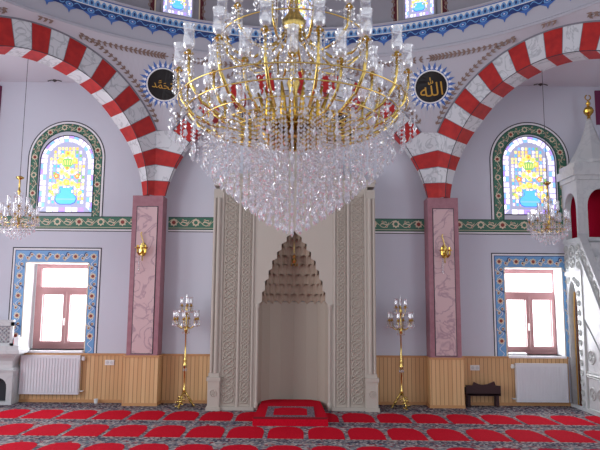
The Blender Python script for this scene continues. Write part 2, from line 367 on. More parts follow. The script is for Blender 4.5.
# green band and arched surrounds: 0 dark, 1 white, 2 green, 3 dark green, 4 cream, 5 brick
PX = 2.425; PHW = 0.25
def green_band(m, xa, xb):
    zb, zt = 2.815, 3.075
    rect(m, xa, xb, zb, zb+0.014, 0, 0.004); rect(m, xa, xb, zb+0.014, zb+0.04, 1, 0.004); rect(m, xa, xb, zb+0.04, zt, 2, 0.004); rect(m, xa, xb, zb+0.04, zb+0.054, 3, 0.006)
    rect(m, xa, xb, zt-0.012, zt, 3, 0.006); rect(m, xa, xb, zb+0.066, zb+0.074, 4, 0.006)
    zc = (zb+0.06+zt)/2 + 0.004; nw = max(2, int((xb-xa)/0.012)); X = [xa + (xb-xa)*i/nw for i in range(nw+1)]
    m.strip([WP(x, zc + 0.055*sin((x-xa)*17) + 0.006, 0.007) for x in X], [WP(x, zc + 0.055*sin((x-xa)*17) - 0.006, 0.007) for x in X], 4)
    n = max(1, round((xb-xa)/0.18))
    for i in range(n):
        c = (xa + (xb-xa)*(i+0.5)/n, (zb+0.06+zt)/2 + 0.004)
        if i % 2 == 0: flower(m, c, 0.072, WP, 4, 5 if i % 4 == 0 else 2)
        else:
            squiggle(m, c, 0.17, 0.015, 0.45, WP, 4); squiggle(m, (c[0], c[1]+0.035), 0.09, 0.012, -0.6, WP, 4, flip=-1); flower(m, (c[0]+0.035, c[1]-0.04), 0.024, WP, 4, 5); flower(m, (c[0]-0.035, c[1]+0.04), 0.020, WP, 4, 5)
tn = 3
for (xa, xb) in ((-6, -PX-PHW), (-PX+PHW, -1.24), (1.21, PX-PHW), (PX+PHW, 6)):
    m = MB(); green_band(m, xa, xb)
    struct(m.build('trim_%d' % tn, [dark_line, white_paint, green_p, greendk_p, cream_p, redbr_p]), 'green floral tile band on the wall', 'tile border'); tn += 1
for a, hw, ztop in ((AW[0], 0.665, 4.745), (AW[1], 0.69, 4.79)):
    m = MB(); z0 = 3.075; rO = hw; zs = ztop - rO
    def path_pt(u, r):
        """u runs up one jamb, over the arch and down the other: (x, z) at radius r"""
        hj = zs - z0; arc = pi*rO; tot = 2*hj + arc; d = u*tot
        if d < hj: return (a[0]-r, z0 + d)
        if d > hj + arc: return (a[0]+r, zs - (d-hj-arc))
        t = (d-hj)/rO; return (a[0] - r*cos(t), zs + r*sin(t))
    U = [i/70 for i in range(71)]
    def band(r0, r1, mi, o): m.strip([WP(*path_pt(u, r0), o) for u in U], [WP(*path_pt(u, r1), o) for u in U], mi)
    band(rO, rO-0.018, 0, 0.004); band(rO-0.018, rO-0.05, 1, 0.004); band(rO-0.05, rO-0.064, 3, 0.005)
    ri = a[1] + 0.004
    band(rO-0.064, ri, 2, 0.0045); band(ri+0.02, ri, 3, 0.006)
    # between the round inner edge and the taller jambs the green field closes the gap
    rm = (rO - 0.064 + ri + 0.02)/2; n = 26; U2 = [i/240 for i in range(241)]
    m.strip([WP(*path_pt(u, rm + 0.038*sin(u*80) + 0.005), 0.007) for u in U2], [WP(*path_pt(u, rm + 0.038*sin(u*80) - 0.005), 0.007) for u in U2], 4)
    for i in range(n):
        u = (i+0.5)/n; c = path_pt(u, rm); c2 = path_pt(min(1, u+0.005), rm); an = atan2(c2[1]-c[1], c2[0]-c[0])
        if i % 2 == 0: flower(m, c, 0.058, WP, 4, 5 if i % 4 else 2)
        else:
            squiggle(m, c, 0.13, 0.013, an+0.4, WP, 4); squiggle(m, c, 0.09, 0.011, an-0.8, WP, 4, flip=-1); flower(m, path_pt(u, rm+0.045), 0.018, WP, 4, 5); flower(m, path_pt(u, rm-0.045), 0.018, WP, 4, 5)
    struct(m.build('trim_%d' % tn, [dark_line, white_paint, green_p, greendk_p, cream_p, redbr_p]), 'green floral tile arch around the stained window', 'tile border'); tn += 1

# ------------------------------------------------------------------ stained windows (lit by the day outside)
SG = [mat('glass_' + n, c, 0.3, emit=e) for n, c, e in (('lead', (168, 170, 200), 0.40), ('white', (250, 246, 252), 0.95), ('lilac', (218, 204, 248), 0.8), ('blue', (128, 184, 244), 0.62), ('aqua', (92, 188, 222), 0.58), ('amber', (248, 190, 84), 0.68), ('yellow', (250, 226, 132), 0.72), ('orange', (240, 136, 80), 0.62), ('green', (136, 190, 104), 0.55), ('violet', (160, 130, 230), 0.85), ('cobalt', (72, 92, 220), 0.8), ('red', (226, 72, 56), 0.8))]  # lead emits too: the windows' bloom is put into its colour
def stained(m, P, hw, h, sp, arched=True):
    """picture of a flower vase in leaded glass; u across (-hw..hw), v up (0..h); sp = spring line"""
    rnd = random.Random(3)
    def inside(u, v, d):
        if abs(u) > hw - d or v < d: return False
        if not arched: return v < h - d
        return v < sp or u*u + (v-sp)**2 < (hw-d)**2
    out = [(-hw, 0)] + [(-hw*cos(pi*k/24), sp + hw*sin(pi*k/24)) for k in range(25)] + [(hw, 0)] if arched else [(-hw, 0), (-hw, h), (hw, h), (hw, 0)]
    m.poly([P(u, v, 0) for u, v in out[::-1]], 0)
    # border of small panes round the edge
    def edge(u, d):
        hj = sp if arched else h; r = hw - d; arc = pi*hw if arched else 2*hw; t = u*(2*hj + arc)
        if t < hj: return (-r, max(d, t))
        if t > hj + arc: return (r, max(d, hj - (t-hj-arc)))
        if not arched: return (-r + 2*r*(t-hj)/arc, h-d)
        b = (t-hj)/hw; return (-r*cos(b), sp + r*sin(b))
    n = 34; b1 = hw*0.24
    for i in range(n):
        u0, u1 = (i+0.10)/n, (i+0.90)/n
        for (d0, d1, cs) in ((0.012, b1*0.48, (2, 9, 2, 1, 3)), (b1*0.54, b1, (1, 2, 1, 1, 3))):
            m.poly([P(*edge(u0, d0), 0.004), P(*edge(u1, d0), 0.004), P(*edge(u1, d1), 0.004), P(*edge(u0, d1), 0.004)], cs[(i*3 + (0 if d0 < 0.02 else 1)) % 5])
    m2 = hw - b1 - 0.03
    for i in range(6):
        x0 = -m2 + 2*m2*i/6
        m.poly([P(x0+0.008, 0.02, 0.004), P(x0 + 2*m2/6 - 0.008, 0.02, 0.004), P(x0 + 2*m2/6 - 0.008, 0.02+b1*0.75, 0.004), P(x0+0.008, 0.02+b1*0.75, 0.004)], (1, 2, 9)[i % 3])
    # field of pale panes
    fu = m2; g = hw/7.5
    nv = int(h/g)+1
    for iv in range(nv):
        for iu in range(-7, 7):
            u, v = (iu+0.5)*g, b1 + 0.05 + (iv+0.5)*g
            if inside(u, v, b1 + 0.03 + g*0.5):
                c = rnd.choice((1, 1, 1, 2, 6, 3, 6, 1, 5, 4, 8)); s = g*0.43
                m.poly([P(u + s*cos(pi/4 + pi/2*j), v + s*sin(pi/4+pi/2*j)*1.2, 0.004) for j in range(4)], c)
    # vase
    s = hw/0.47; zb = b1 + 0.05
    s *= 0.9
    vase = [(-0.10, 0), (-0.17, 0.03), (-0.20, 0.10), (-0.17, 0.17), (-0.10, 0.22), (-0.095, 0.26), (-0.13, 0.31), (0.13, 0.31), (0.095, 0.26), (0.10, 0.22), (0.17, 0.17), (0.20, 0.10), (0.17, 0.03), (0.10, 0)]
    m.poly([P(u*s*1.08, zb - 0.012 + v*s*1.06, 0.006) for u, v in vase], 10)
    m.poly([P(u*s, zb + v*s, 0.008) for u, v in vase], 4)
    m.poly([P(u*s*0.95, zb + (0.085 + w)*s, 0.010) for u, w in ((-0.19, -0.01), (0.19, -0.01), (0.19, 0.02), (-0.19, 0.02))], 3)
    # bouquet
    for (u, v, r, c, e) in ((0, 0.42, 0.06, 5, 6), (-0.11, 0.40, 0.055, 6, 5), (0.11, 0.40, 0.055, 6, 5), (-0.22, 0.34, 0.05, 5, 6), (0.22, 0.34, 0.05, 5, 6), (-0.20, 0.54, 0.055, 7, 6), (0.20, 0.54, 0.055, 7, 6),
                            (0, 0.56, 0.05, 6, 8), (0, 0.70, 0.05, 5, 7), (-0.10, 0.62, 0.05, 6, 5), (0.10, 0.62, 0.05, 6, 5), (-0.14, 0.84, 0.06, 5, 6), (0.14, 0.84, 0.06, 5, 6), (-0.09, 0.93, 0.05, 6, 5), (0.09, 0.93, 0.05, 6, 5), (0, 0.98, 0.05, 5, 7), (-0.27, 0.22, 0.04, 5, 6), (0.27, 0.22, 0.04, 5, 6)):
        u, v = u*s, zb + (v + 0.0)*s
        if not inside(u, v, 0.06): continue
        m.poly([P(u + r*s*(1.15 if j % 2 else 0.85)*cos(2*pi*j/10), v + r*s*(1.15 if j % 2 else 0.85)*sin(2*pi*j/10), 0.010) for j in range(10)], c)
        m.poly([P(u + r*s*0.45*cos(2*pi*j/6), v + r*s*0.45*sin(2*pi*j/6), 0.012) for j in range(6)], e)
    if arched:
        m.poly([P(0.12*s*cos(2*pi*j/12), zb + 0.80*s + 0.09*s*sin(2*pi*j/12), 0.011) for j in range(12)], 8)
        for j in range(-2, 3): m.poly([P(0.04*s*j-0.006, zb+0.76*s, 0.013), P(0.04*s*j+0.006, zb+0.76*s, 0.013), P(0.05*s*j+0.006, zb+0.85*s, 0.013), P(0.05*s*j-0.006, zb+0.85*s, 0.013)], 6)
wn_ = 3
for a in AW:
    m = MB(); h = a[3] + a[1] - a[2]
    stained(m, lambda u, v, o: (u, -o, v), a[1], h, a[3]-a[2])
    win = struct(thing('window_%d' % wn_, 'arched stained glass window showing a blue vase of flowers, %s' % ('above the window by the preacher seat' if wn_ == 3 else 'above the window beside the pulpit'), 'window', (a[0], WY+0.05, a[2]))); wn_ += 1
    m.build('stained_glass', SG, win)
    f = MB(); U = [(-a[1], 0)] + [(-a[1]*cos(pi*k/24), a[3]-a[2] + a[1]*sin(pi*k/24)) for k in range(25)] + [(a[1], 0)]
    f.tube([(u, -0.02, v) for u, v in U], 0.014, 6); f.tube([(-a[1], -0.02, 0.01), (a[1], -0.02, 0.01)], 0.014, 6)
    f.build('window_frame', dark_line, win)

# ------------------------------------------------------------------ wainscot, piers
for nm, xa, xb in (('wainscot', -4.72, -PX-PHW+0.01), ('wainscot', -PX+PHW-0.01, -1.1), ('wainscot', 1.1, PX-PHW+0.01), ('wainscot', PX+PHW-0.01, 4.5)):
    m = MB(); m.box(xa, xb, WY-0.035, WY, 0.0, WZ-0.03, 0); m.box(xa, xb, WY-0.055, WY, WZ-0.03, WZ, 1); m.box(xa, xb, WY-0.05, WY, 0, 0.05, 1)
    struct(m.build('trim_wainscot', [plank_m, rail_m]), 'pine plank wainscot along the wall', 'wainscot')
for s in (-1, 1):
    c = s*PX - (0.035 if s < 0 else 0); m = MB(); e = 0.012
    m.box(c-PHW, c+PHW, 0.0, WY, WZ-0.02, PT, 0)
    p0, p1, q0, q1 = c-PHW+0.085, c+PHW-0.085, WZ+0.03, PT-0.19
    m.box(p0, p1, -0.012, 0.0, q0, q1, 1)
    m.box(p0-0.012, p1+0.012, -0.006, 0.0, q0-0.012, q1+0.012, 2)
    struct(m.build('pier', [pier_m, pier_in, dark_line]), 'mauve pier with a pink marble panel, %s' % ('beside the preacher seat window' if s < 0 else 'beside the pulpit window'), 'pier')
    m = MB(); m.box(c-PHW-0.02, c+PHW+0.02, -0.022, WY, 0, WZ-0.03, 0); m.box(c-PHW-0.04, c+PHW+0.04, -0.04, WY, WZ-0.03, WZ, 1); m.box(c-PHW-0.03, c+PHW+0.03, -0.03, WY, 0, 0.05, 1)
    struct(m.build('trim_wainscot', [plank_m, rail_m]), 'pine planks wrapped round the pier foot', 'wainscot')
    # outer piers of the octagon, beyond the frame
    m = MB(); m.box(s*5.3-0.27, s*5.3+0.27, -3.2, -2.66, 0, PT); struct(m.build('pier', pier_m), 'outer mauve pier', 'pier')

# ------------------------------------------------------------------ striped arches on the octagon, pendentives, drum and dome
SIDES = [0, -1, 1]      # 0 = qibla side, -1 and 1 = the diagonal sides next to it
Q = sqrt(0.5)
def side_frame(k):
    """s along the side, n outward from the hall centre"""
    if k == 0: return lambda s, n, z: (s, n, z)
    cx, cy = k*(HS + HD*Q), -HD*Q
    if k < 0: return lambda s, n, z: (cx + s*Q - n*Q, cy + s*Q + n*Q, z)
    return lambda s, n, z: (cx + s*Q + n*Q, cy - s*Q + n*Q, z)
NV = 25
class Arch: pass
ARCH = {}
for k in SIDES:
    g = Arch(); g.hs, g.ri, g.ro, g.ac = (HS, 2.206, 2.56, PT - 0.369) if k == 0 else (HD, 1.86, 2.275, PT + 0.015)
    g.t0 = math.asin((PT - g.ac)/g.ri); g.dt = (pi - 2*g.t0)/NV; g.tc = g.t0 + 4*g.dt; ARCH[k] = g
g0 = ARCH[0]; CAPZ = g0.ac + g0.ro*sin(g0.tc)
VZ = [g0.ac + g0.ri*sin(g0.t0 + j*g0.dt) + sl*(HS - g0.ri*cos(g0.t0 + j*g0.dt)) for j, sl in enumerate((0.0, 0.05, 0.16, 0.26))]
def ext(g, t):
    """outer end of the joint at angle t: (s, absolute z)"""
    mir = t > pi/2
    if mir: t = pi - t
    q = (t - g.t0)/g.dt
    if q <= 3.0001:
        j = max(0, min(2, int(q))); f = q - j; p = (g.hs, VZ[j]*(1-f) + VZ[j+1]*f)
    elif q < 3.999:
        f = q - 3; xc = min(g.hs, g.ro*cos(g.tc)); a = CAPZ - VZ[3]; L = a + (g.hs - xc); d = f*L
        p = (g.hs, VZ[3] + d) if d < a else (g.hs - (d-a), CAPZ)
        if f == 0.5 and g.hs - xc > 0.1: p = (g.hs, CAPZ)
    else: p = (min(g.hs, g.ro*cos(t)), max(CAPZ, g.ac + g.ro*sin(t)))
    return (-p[0], p[1]) if mir else p
def thk(k, t):
    g = ARCH[k]; t = min(t, pi-t); a, b = (0.04, WY) if k == 0 else (0.14, 0.40); return a + (b-a)*min(1.0, max(0.0, (t-g.t0)/radians(40)))
for k in SIDES:
    P = side_frame(k); g = ARCH[k]; m = MB()
    for i in range(NV):
        mi = 0 if i % 2 == 0 else 1
        ts = [g.t0 + (pi - 2*g.t0)*(i + j/4)/NV for j in range(5)]
        inn = [(g.ri*cos(t), g.ac + g.ri*sin(t)) for t in ts]; out = [ext(g, t) for t in ts]; bk = [thk(k, t) for t in ts]
        m.strip([P(s, 0, z) for s, z in inn], [P(s, 0, z) for s, z in out], mi)
        m.strip([P(s, 0, z) for s, z in inn], [P(s, d, z) for (s, z), d in zip(inn, bk)], mi)
        m.strip([P(s, d, z) for (s, z), d in zip(inn, bk)], [P(s, d, z) for (s, z), d in zip(out, bk)], mi)
        if i: m.tube([P(inn[0][0], -0.001, inn[0][1]), P(out[0][0], -0.001, out[0][1])], 0.0045, 4, 2)
    xc = min(g.hs, g.ro*cos(g.tc))
    for sg in (-1, 1):
        if g.hs - xc > 0.05: m.poly([P(sg*xc, 0, CAPZ), P(sg*g.hs, 0, CAPZ), P(sg*g.hs, 0.14, CAPZ), P(sg*xc, 0.14, CAPZ)], 1)
    m.tube([P(s, -0.004, z) for s, z in [ext(g, g.tc + (pi-2*g.tc)*j/60) for j in range(61)]], 0.016, 5, 2)
    m.tube([P(g.ri*cos(t), -0.003, g.ac + g.ri*sin(t)) for t in [g.t0 + (pi-2*g.t0)*j/60 for j in range(61)]], 0.006, 5, 3)
    o = struct(m.build('arch', [red_stone, white_marble, joint_m, dark_line]), ('red and white striped arch over the mihrab', 'red and white striped diagonal arch on the preacher seat side', 'red and white striped diagonal arch on the pulpit side')[SIDES.index(k)], 'arch')

RR, RZ = 5.165, 5.745
from mathutils.bvhtree import BVHTree
PV, PF = [], []
def ringp(az, r, z): return (r*sin(az), r*cos(az) - AP, z)
def pend(k, t, f):
    """point of the plaster between extrados (f=0) and the ring (f=1) over side k at arch angle t"""
    g = ARCH[k]; e = ext(g, t); A = Vector(side_frame(k)(e[0], 0, e[1])); az = atan2(A.x, A.y + AP)
    B = Vector(ringp(az, RR, RZ)); L = (B - A).length
    return A.lerp(B, f), L
for k in SIDES:
    m = MB(); t1 = ARCH[k].tc; ts = [t1 + (pi-2*t1)*j/40 for j in range(41)]
    rows = [[tuple(pend(k, t, f)[0]) for t in ts] for f in (0, 0.25, 0.5, 0.75, 1.0)]
    for a, b in zip(rows, rows[1:]): m.strip(a, b, 0)
    for sg in (-1, 1) if k == 0 else ():         # corner gores between the arches
        A = Vector((sg*g0.ro*cos(g0.tc), 0, CAPZ)); C = Vector((sg*HS, 0, CAPZ)); azA = atan2(A.x, A.y+AP); azC = atan2(C.x, C.y+AP)
        m.strip([tuple(A.lerp(C, j/4)) for j in range(5)], [ringp(azA + (azC-azA)*j/4, RR, RZ) for j in range(5)], 0)
    PF += [tuple(i + len(PV) for i in f) for f in m.f]; PV += [Vector(p) for p in m.v]
    pd = struct(m.build('pendentive', upper_m), 'pale plaster spandrels above the %s arch' % ('mihrab', 'preacher seat side', 'pulpit side')[SIDES.index(k)], 'pendentive')
    # painted chains of brown leaves
    lm = MB()
    def leaf(c, d, nrm, s):
        d = d.normalized(); w = nrm.cross(d).normalized(); c = c + nrm*0.012
        for (u, v, a) in ((0, 0, 0), (0.0, 0.35, 0.7), (0.0, -0.35, -0.7)):
            ctr = c + d*u*s + w*v*s; dd = d*cos(a) + w*sin(a); ww = nrm.cross(dd)
            lm.poly([ctr - dd*s*0.5, ctr + ww*s*0.2, ctr + dd*s*0.5, ctr - ww*s*0.2], 0)
    def chain(fn, ta, tb, n):
        pr = None
        for i in range(n+1):
            t = ta + (tb-ta)*i/n; q = Vector(fn(t)); q2 = Vector(fn(t + 0.01*(1 if tb > ta else -1)))
            inw = Vector((-q.x, -AP - q.y, -1.5)).normalized()
            leaf(q, q2-q, inw, 0.085)
    def lowf(t): p, L = pend(k, t, 0); return pend(k, t, min(0.9, 0.14/L))[0]
    def upf(t): p, L = pend(k, t, 0); return pend(k, t, max(0.1, 1 - 0.13/L))[0]
    te = t1
    while te < radians(85) and pend(k, te, 0)[1] > 0.24: te += 0.01
    for mir in (0, 1):
        g = (lambda t: t) if not mir else (lambda t: pi - t)
        chain(lambda t: lowf(g(t)), t1 + 0.02, te, 20)
        chain(lambda t: upf(g(t)), te, t1 - 0.02, 19)
        for fn in (lowf, upf):
            lm.tube([fn(g(t1 + (te-t1)*i/24)) + Vector((0, -0.006, 0)) for i in range(25)], 0.004, 3)
    chain(lowf, radians(88), radians(92), 2)
    lm.build('painted_leaf_chain', leaf_p, pd)

AZ = [radians(-112 + 224*i/112) for i in range(113)]
FULL = [2*pi*i/128 for i in range(129)]
m = MB()
for (r0, z0, r1, z1, mi) in ((RR, RZ-0.0, RR-0.03, RZ-0.01, 1), (RR-0.03, RZ-0.01, RR-0.03, RZ+0.03, 1), (RR-0.03, RZ+0.03, RR-0.005, RZ+0.05, 0), (RR-0.005, RZ+0.05, RR-0.01, 6.285, 0), (RR-0.01, 6.285, RR-0.05, 6.295, 0), (RR-0.05, 6.295, RR-0.05, 6.31, 0), (RR-0.05, 6.31, RR+0.02, 6.32, 2), (RR+0.02, 6.32, RR+0.02, 7.7, 2)):
    m.strip([ringp(a, r0, z0) for a in FULL], [ringp(a, r1, z1) for a in FULL], mi)
drum_m = mat('grey_drum_plaster', (152, 150, 157), 0.8, spec=0.2)
struct(m.build('wall_drum', [upper_m, upper_m, drum_m]), 'round drum wall under the dome', 'wall')
m = MB()
for i in range(10):
    e0, e1 = pi/2*i/10, pi/2*(i+1)/10
    m.strip([ringp(a, (RR+0.02)*cos(e0), 7.7 + 3.6*sin(e0)) for a in FULL], [ringp(a, (RR+0.02)*cos(e1), 7.7 + 3.6*sin(e1)) for a in FULL], 0)
struct(m.build('ceiling_dome', upper_m), 'pale dome over the hall', 'ceiling')
# blue painted band: 0 pale, 1 light blue, 2 deep blue, 3 cobalt, 4 white
m = MB(); RB = RR - 0.012; step = 0.030
def RP(u, v, o): return ringp(u, RB - o, 6.0 + v)
arc = AZ
m.strip([RP(a, 0.135, 0.003) for a in arc], [RP(a, 0.275, 0.003) for a in arc], 0)
m.strip([RP(a, 0.265, 0.005) for a in arc], [RP(a, 0.28, 0.005) for a in arc], 3)
m.strip([RP(a, 0.02, 0.004) for a in arc], [RP(a, 0.125, 0.004) for a in arc], 2)
m.strip([RP(a, 0.125, 0.005) for a in arc], [RP(a, 0.14, 0.005) for a in arc], 4)
na = 210
for i in range(na):
    a = AZ[0] + (AZ[-1]-AZ[0])*i/na; da = (AZ[-1]-AZ[0])/na
    m.poly([RP(a + da*(0.04), 0.14, 0.006), RP(a + da*0.96, 0.14, 0.006), RP(a + da*0.98, 0.19, 0.006), RP(a + da*0.72, 0.235, 0.006), RP(a + da*0.5, 0.25, 0.006), RP(a + da*0.28, 0.235, 0.006), RP(a + da*0.02, 0.19, 0.006)], 1)
    m.poly([RP(a + da*(0.5 + 0.20*cos(2*pi*j/8)), 0.185 + 0.030*sin(2*pi*j/8), 0.008) for j in range(8)], 2)
nb = 62
for i in range(nb):
    da = (AZ[-1]-AZ[0])/nb; a = AZ[0] + da*(i+0.5)
    m.poly([RP(a - da*0.36, 0.022, 0.004), RP(a - da*0.16, -0.012, 0.004), RP(a - da*0.06, -0.03, 0.004), RP(a, -0.085, 0.004), RP(a + da*0.06, -0.03, 0.004), RP(a + da*0.16, -0.012, 0.004), RP(a + da*0.36, 0.022, 0.004)], 3)
    for q, r, mi, o in ((0, 0.040, 1, 0.007), (0, 0.026, 3, 0.009), (0, 0.010, 4, 0.011)):
        m.poly([RP(a + r*cos(2*pi*j/10)/RB*(1.5), 0.055 + r*sin(2*pi*j/10), o) for j in range(10)], mi)
    m.strip([RP(a + da*(0.22 + 0.56*j/8), 0.075 + 0.03*sin(pi*j/8*2) + 0.008, 0.007) for j in range(9)], [RP(a + da*(0.22 + 0.56*j/8), 0.075 + 0.03*sin(pi*j/8*2) - 0.008, 0.007) for j in range(9)], 1)
struct(m.build('trim_%d' % tn, [white_paint, blue_p, bluedk_p, bluemd_p, white_paint]), 'blue painted floral band round the drum foot', 'painted band'); tn += 1
# drum windows with maroon painted strips
for i in range(-3, 4):
    az = radians(22.8*i + 0.1); R2 = RR - 0.0
    win = struct(thing('window_%d' % wn_, ('small stained glass window in the drum behind the chandelier stem', 'small stained glass drum window high above the medallion on the pulpit side', 'small stained glass drum window high above the arch on the pulpit side', 'small stained glass drum window beyond the pulpit side arch', 'small stained glass drum window beyond the preacher seat side arch', 'small stained glass drum window high above the arch on the preacher seat side', 'small stained glass drum window high above the medallion on the preacher seat side')[i], 'window', ringp(az, R2, 6.345))); wn_ += 1
    win.rotation_euler = (0, 0, -az)
    m = MB(); stained(m, lambda u, v, o: (u, -o, v), 0.24, 0.95, 0.71); m.build('stained_glass', SG, win)
    f = MB(); U = [(-0.255, -0.015)] + [(-0.255*cos(pi*k/16), 0.71 + 0.255*sin(pi*k/16)) for k in range(17)] + [(0.255, -0.015), (-0.255, -0.015)]
    f.tube([(u, -0.01, v) for u, v in U], 0.02, 5); f.build('window_frame', drum_m, win)
    g = MB()
    for sg in (-1, 1):
        c = sg*0.44
        g.box(c-0.085, c+0.085, 0.0, 0.02, -0.02, 1.2, 0); g.box(c-0.085, c-0.065, -0.004, 0.0, -0.02, 1.2, 1); g.box(c+0.065, c+0.085, -0.004, 0.0, -0.02, 1.2, 1)
        for q in range(6):
            squiggle(g, (c, 0.05 + q*0.2), 0.17, 0.014, pi/2, lambda u, v, o: (u, -o, v), 2, 0.006, 1 if q % 2 else -1)
            g.poly([(c + 0.03*cos(2*pi*j/8)*(1 if q % 2 else 1), -0.007, 0.15 + q*0.2 + 0.03*sin(2*pi*j/8)) for j in range(8)], 2)
    g.build('painted_strip', [maroon_p, cream_p, leaf_p], win)

# ------------------------------------------------------------------ calligraphy medallions and inscription panel
def text_mesh(body, size, m, ctr, ux, uz, mi, off):
    c = bpy.data.curves.new('calligraphy', 'FONT'); c.body = body; c.size = 1.0; c.resolution_u = 3
    o = bpy.data.objects.new('calligraphy', c); COL.objects.link(o); bpy.context.view_layer.update()
    dg = bpy.context.evaluated_depsgraph_get(); me = bpy.data.meshes.new_from_object(o.evaluated_get(dg))
    bpy.data.objects.remove(o)
    if len(me.vertices) < 8: return False
    xs = [v.co.x for v in me.vertices]; ys = [v.co.y for v in me.vertices]
    cx, cy = (min(xs)+max(xs))/2, (min(ys)+max(ys))/2; sc = size/max(max(xs)-min(xs), (max(ys)-min(ys)))
    m.add([ctr + ux*(v.co.x-cx)*sc + uz*(v.co.y-cy)*sc + off for v in me.vertices], [tuple(p.vertices) for p in me.polygons], mi)
    return True
for sg, body, lab in ((-1, '\ufdf4', 'round black medallion with gold calligraphy in a lacy blue fringe, on the preacher seat side'), (1, '\ufdf2', 'round black medallion with gold calligraphy in a lacy blue fringe, on the pulpit side')):
    az = sg*0.424; c = Vector(ringp(az, 5.39, 5.205)); nrm = Vector((-sin(az), -cos(az), -0.46)).normalized()
    ux = Vector((cos(az), -sin(az), 0)); uz = nrm.cross(ux)*-1
    if uz.z < 0: uz = -uz
    bvh = BVHTree.FromPolygons(PV, PF)
    def lay(p, o):
        q = c + p; h = bvh.ray_cast(q - nrm*-0.6, -nrm)[0]
        return tuple((h if h else q) - c + nrm*o)
    t = thing('calligraphy_medallion', lab, 'medallion', tuple(c))
    Z = Vector((0, 0, 0))
    m = MB(); n = 24
    for (r0, r1, r2, mi, o, ph) in ((0.268, 0.315, 0.40, 0, 0.0, 0.0), (0.268, 0.30, 0.345, 1, 0.003, 0.5), (0.268, 0.285, 0.315, 0, 0.006, 0.0)):
        A = []; B = []
        for i in range(n*4+1):
            a = 2*pi*(i/4 + ph)/n; r = (r2, r1*1.02, r1*0.96, r1*1.02)[i % 4]; d = ux*cos(a) + uz*sin(a); A.append(lay(d*r0, o+0.006)); B.append(lay(d*r, o+0.006))
        m.strip(A, B, mi)
    m.build('fringe', [bluemd_p, white_paint], t)
    for nm_, rad, o, mt in (('rim', 0.272, 0.014, white_paint), ('disc', 0.25, 0.020, black_m)):
        m = MB(); G = [[lay((ux*cos(2*pi*j/48) + uz*sin(2*pi*j/48))*rad*q/5, o) for j in range(49)] for q in range(6)]
        for A, B in zip(G, G[1:]): m.strip(A, B, 0)
        m.strip(G[-1], [lay((ux*cos(2*pi*j/48) + uz*sin(2*pi*j/48))*rad, 0.0) for j in range(49)], 0)
        m.build(nm_, mt, t)
    m = MB(); ok = text_mesh(body, 0.36, m, Z, ux, uz, 0, nrm*0.0); m.v = [lay(Vector(p), 0.028) for p in m.v]
    print('calligraphy glyph', ok, len(m.v))
    m.build('calligraphy', gold_p, t)
t = thing('inscription_panel', 'long black inscription panel with gold lettering and gold border above the mihrab', 'panel', (-0.01, WY-0.025, 4.40))
m = MB(); m.box(-0.95, 0.95, -0.02, 0.022, 0, 0.52, 0); m.build('board', black_m, t)
m = MB()
for (a, b, c, d) in ((-0.91, 0.91, 0.035, 0.05), (-0.91, 0.91, 0.47, 0.485), (-0.91, -0.895, 0.035, 0.485), (0.895, 0.91, 0.035, 0.485)): m.box(a, b, -0.03, -0.02, c, d)
m.build('border', gold_p, t)
m = MB(); rnd = random.Random(5)
for i in range(15):
    x = -0.80 + i*0.114
    m.tube([(x, -0.027, 0.12), (x+0.01, -0.027, 0.25), (x+0.005, -0.027, 0.40 - 0.06*rnd.random())], [0.010, 0.013, 0.008], 5)
    m.tube([(x-0.03 + 0.11*j/8, -0.027, 0.17 + 0.05*sin(j*0.9 + i)) for j in range(9)], 0.010, 5)
    m.tube([(x+0.03 + 0.05*cos(2*pi*j/8 + 1), -0.027, 0.30 + 0.045*sin(2*pi*j/8 + 1)) for j in range(6)], 0.008, 5)
m.build('calligraphy', gold_p, t)

# ------------------------------------------------------------------ mihrab
MX, MF = -0.03, -0.30
t = thing('mihrab', 'tall ivory marble prayer niche with carved side bands, in the middle of the wall', 'prayer niche', (MX, MF, 0))
prof = [(0.545, 0.0), (0.545, 1.62), (0.50, 1.66), (0.50, 1.80), (0.455, 1.84), (0.455, 1.98), (0.40, 2.02), (0.40, 2.14), (0.345, 2.18), (0.345, 2.30), (0.27, 2.34), (0.27, 2.44), (0.20, 2.48), (0.20, 2.57), (0.12, 2.61), (0.12, 2.68), (0.03, 2.74), (0.0, 2.78)]
PW = 0.63
m = MB()
pr = [(w, z) for w, z in prof] + [(0.0, 3.30)]
for sg in (-1, 1):
    m.strip([(sg*w, 0, z) for w, z in pr], [(sg*PW, 0, z) for w, z in pr], 0)
    m.strip([(sg*w, 0, z) for w, z in prof], [(sg*w, 0.05, z) for w, z in prof], 0)
m.build('niche_panel', mih_m, t)
m = MB()
for k in range(8):
    a0, a1 = pi*k/8, pi*(k+1)/8; R = 0.545
    m.poly([(R*cos(a0), 0.03 + 0.93*R*sin(a0), 0), (R*cos(a1), 0.03 + 0.93*R*sin(a1), 0), (R*cos(a1), 0.03 + 0.93*R*sin(a1), 1.66), (R*cos(a0), 0.03 + 0.93*R*sin(a0), 1.66)])
m.build('niche_recess', mat('niche_stone', (170, 160, 147), 0.6, spec=0.3), t)
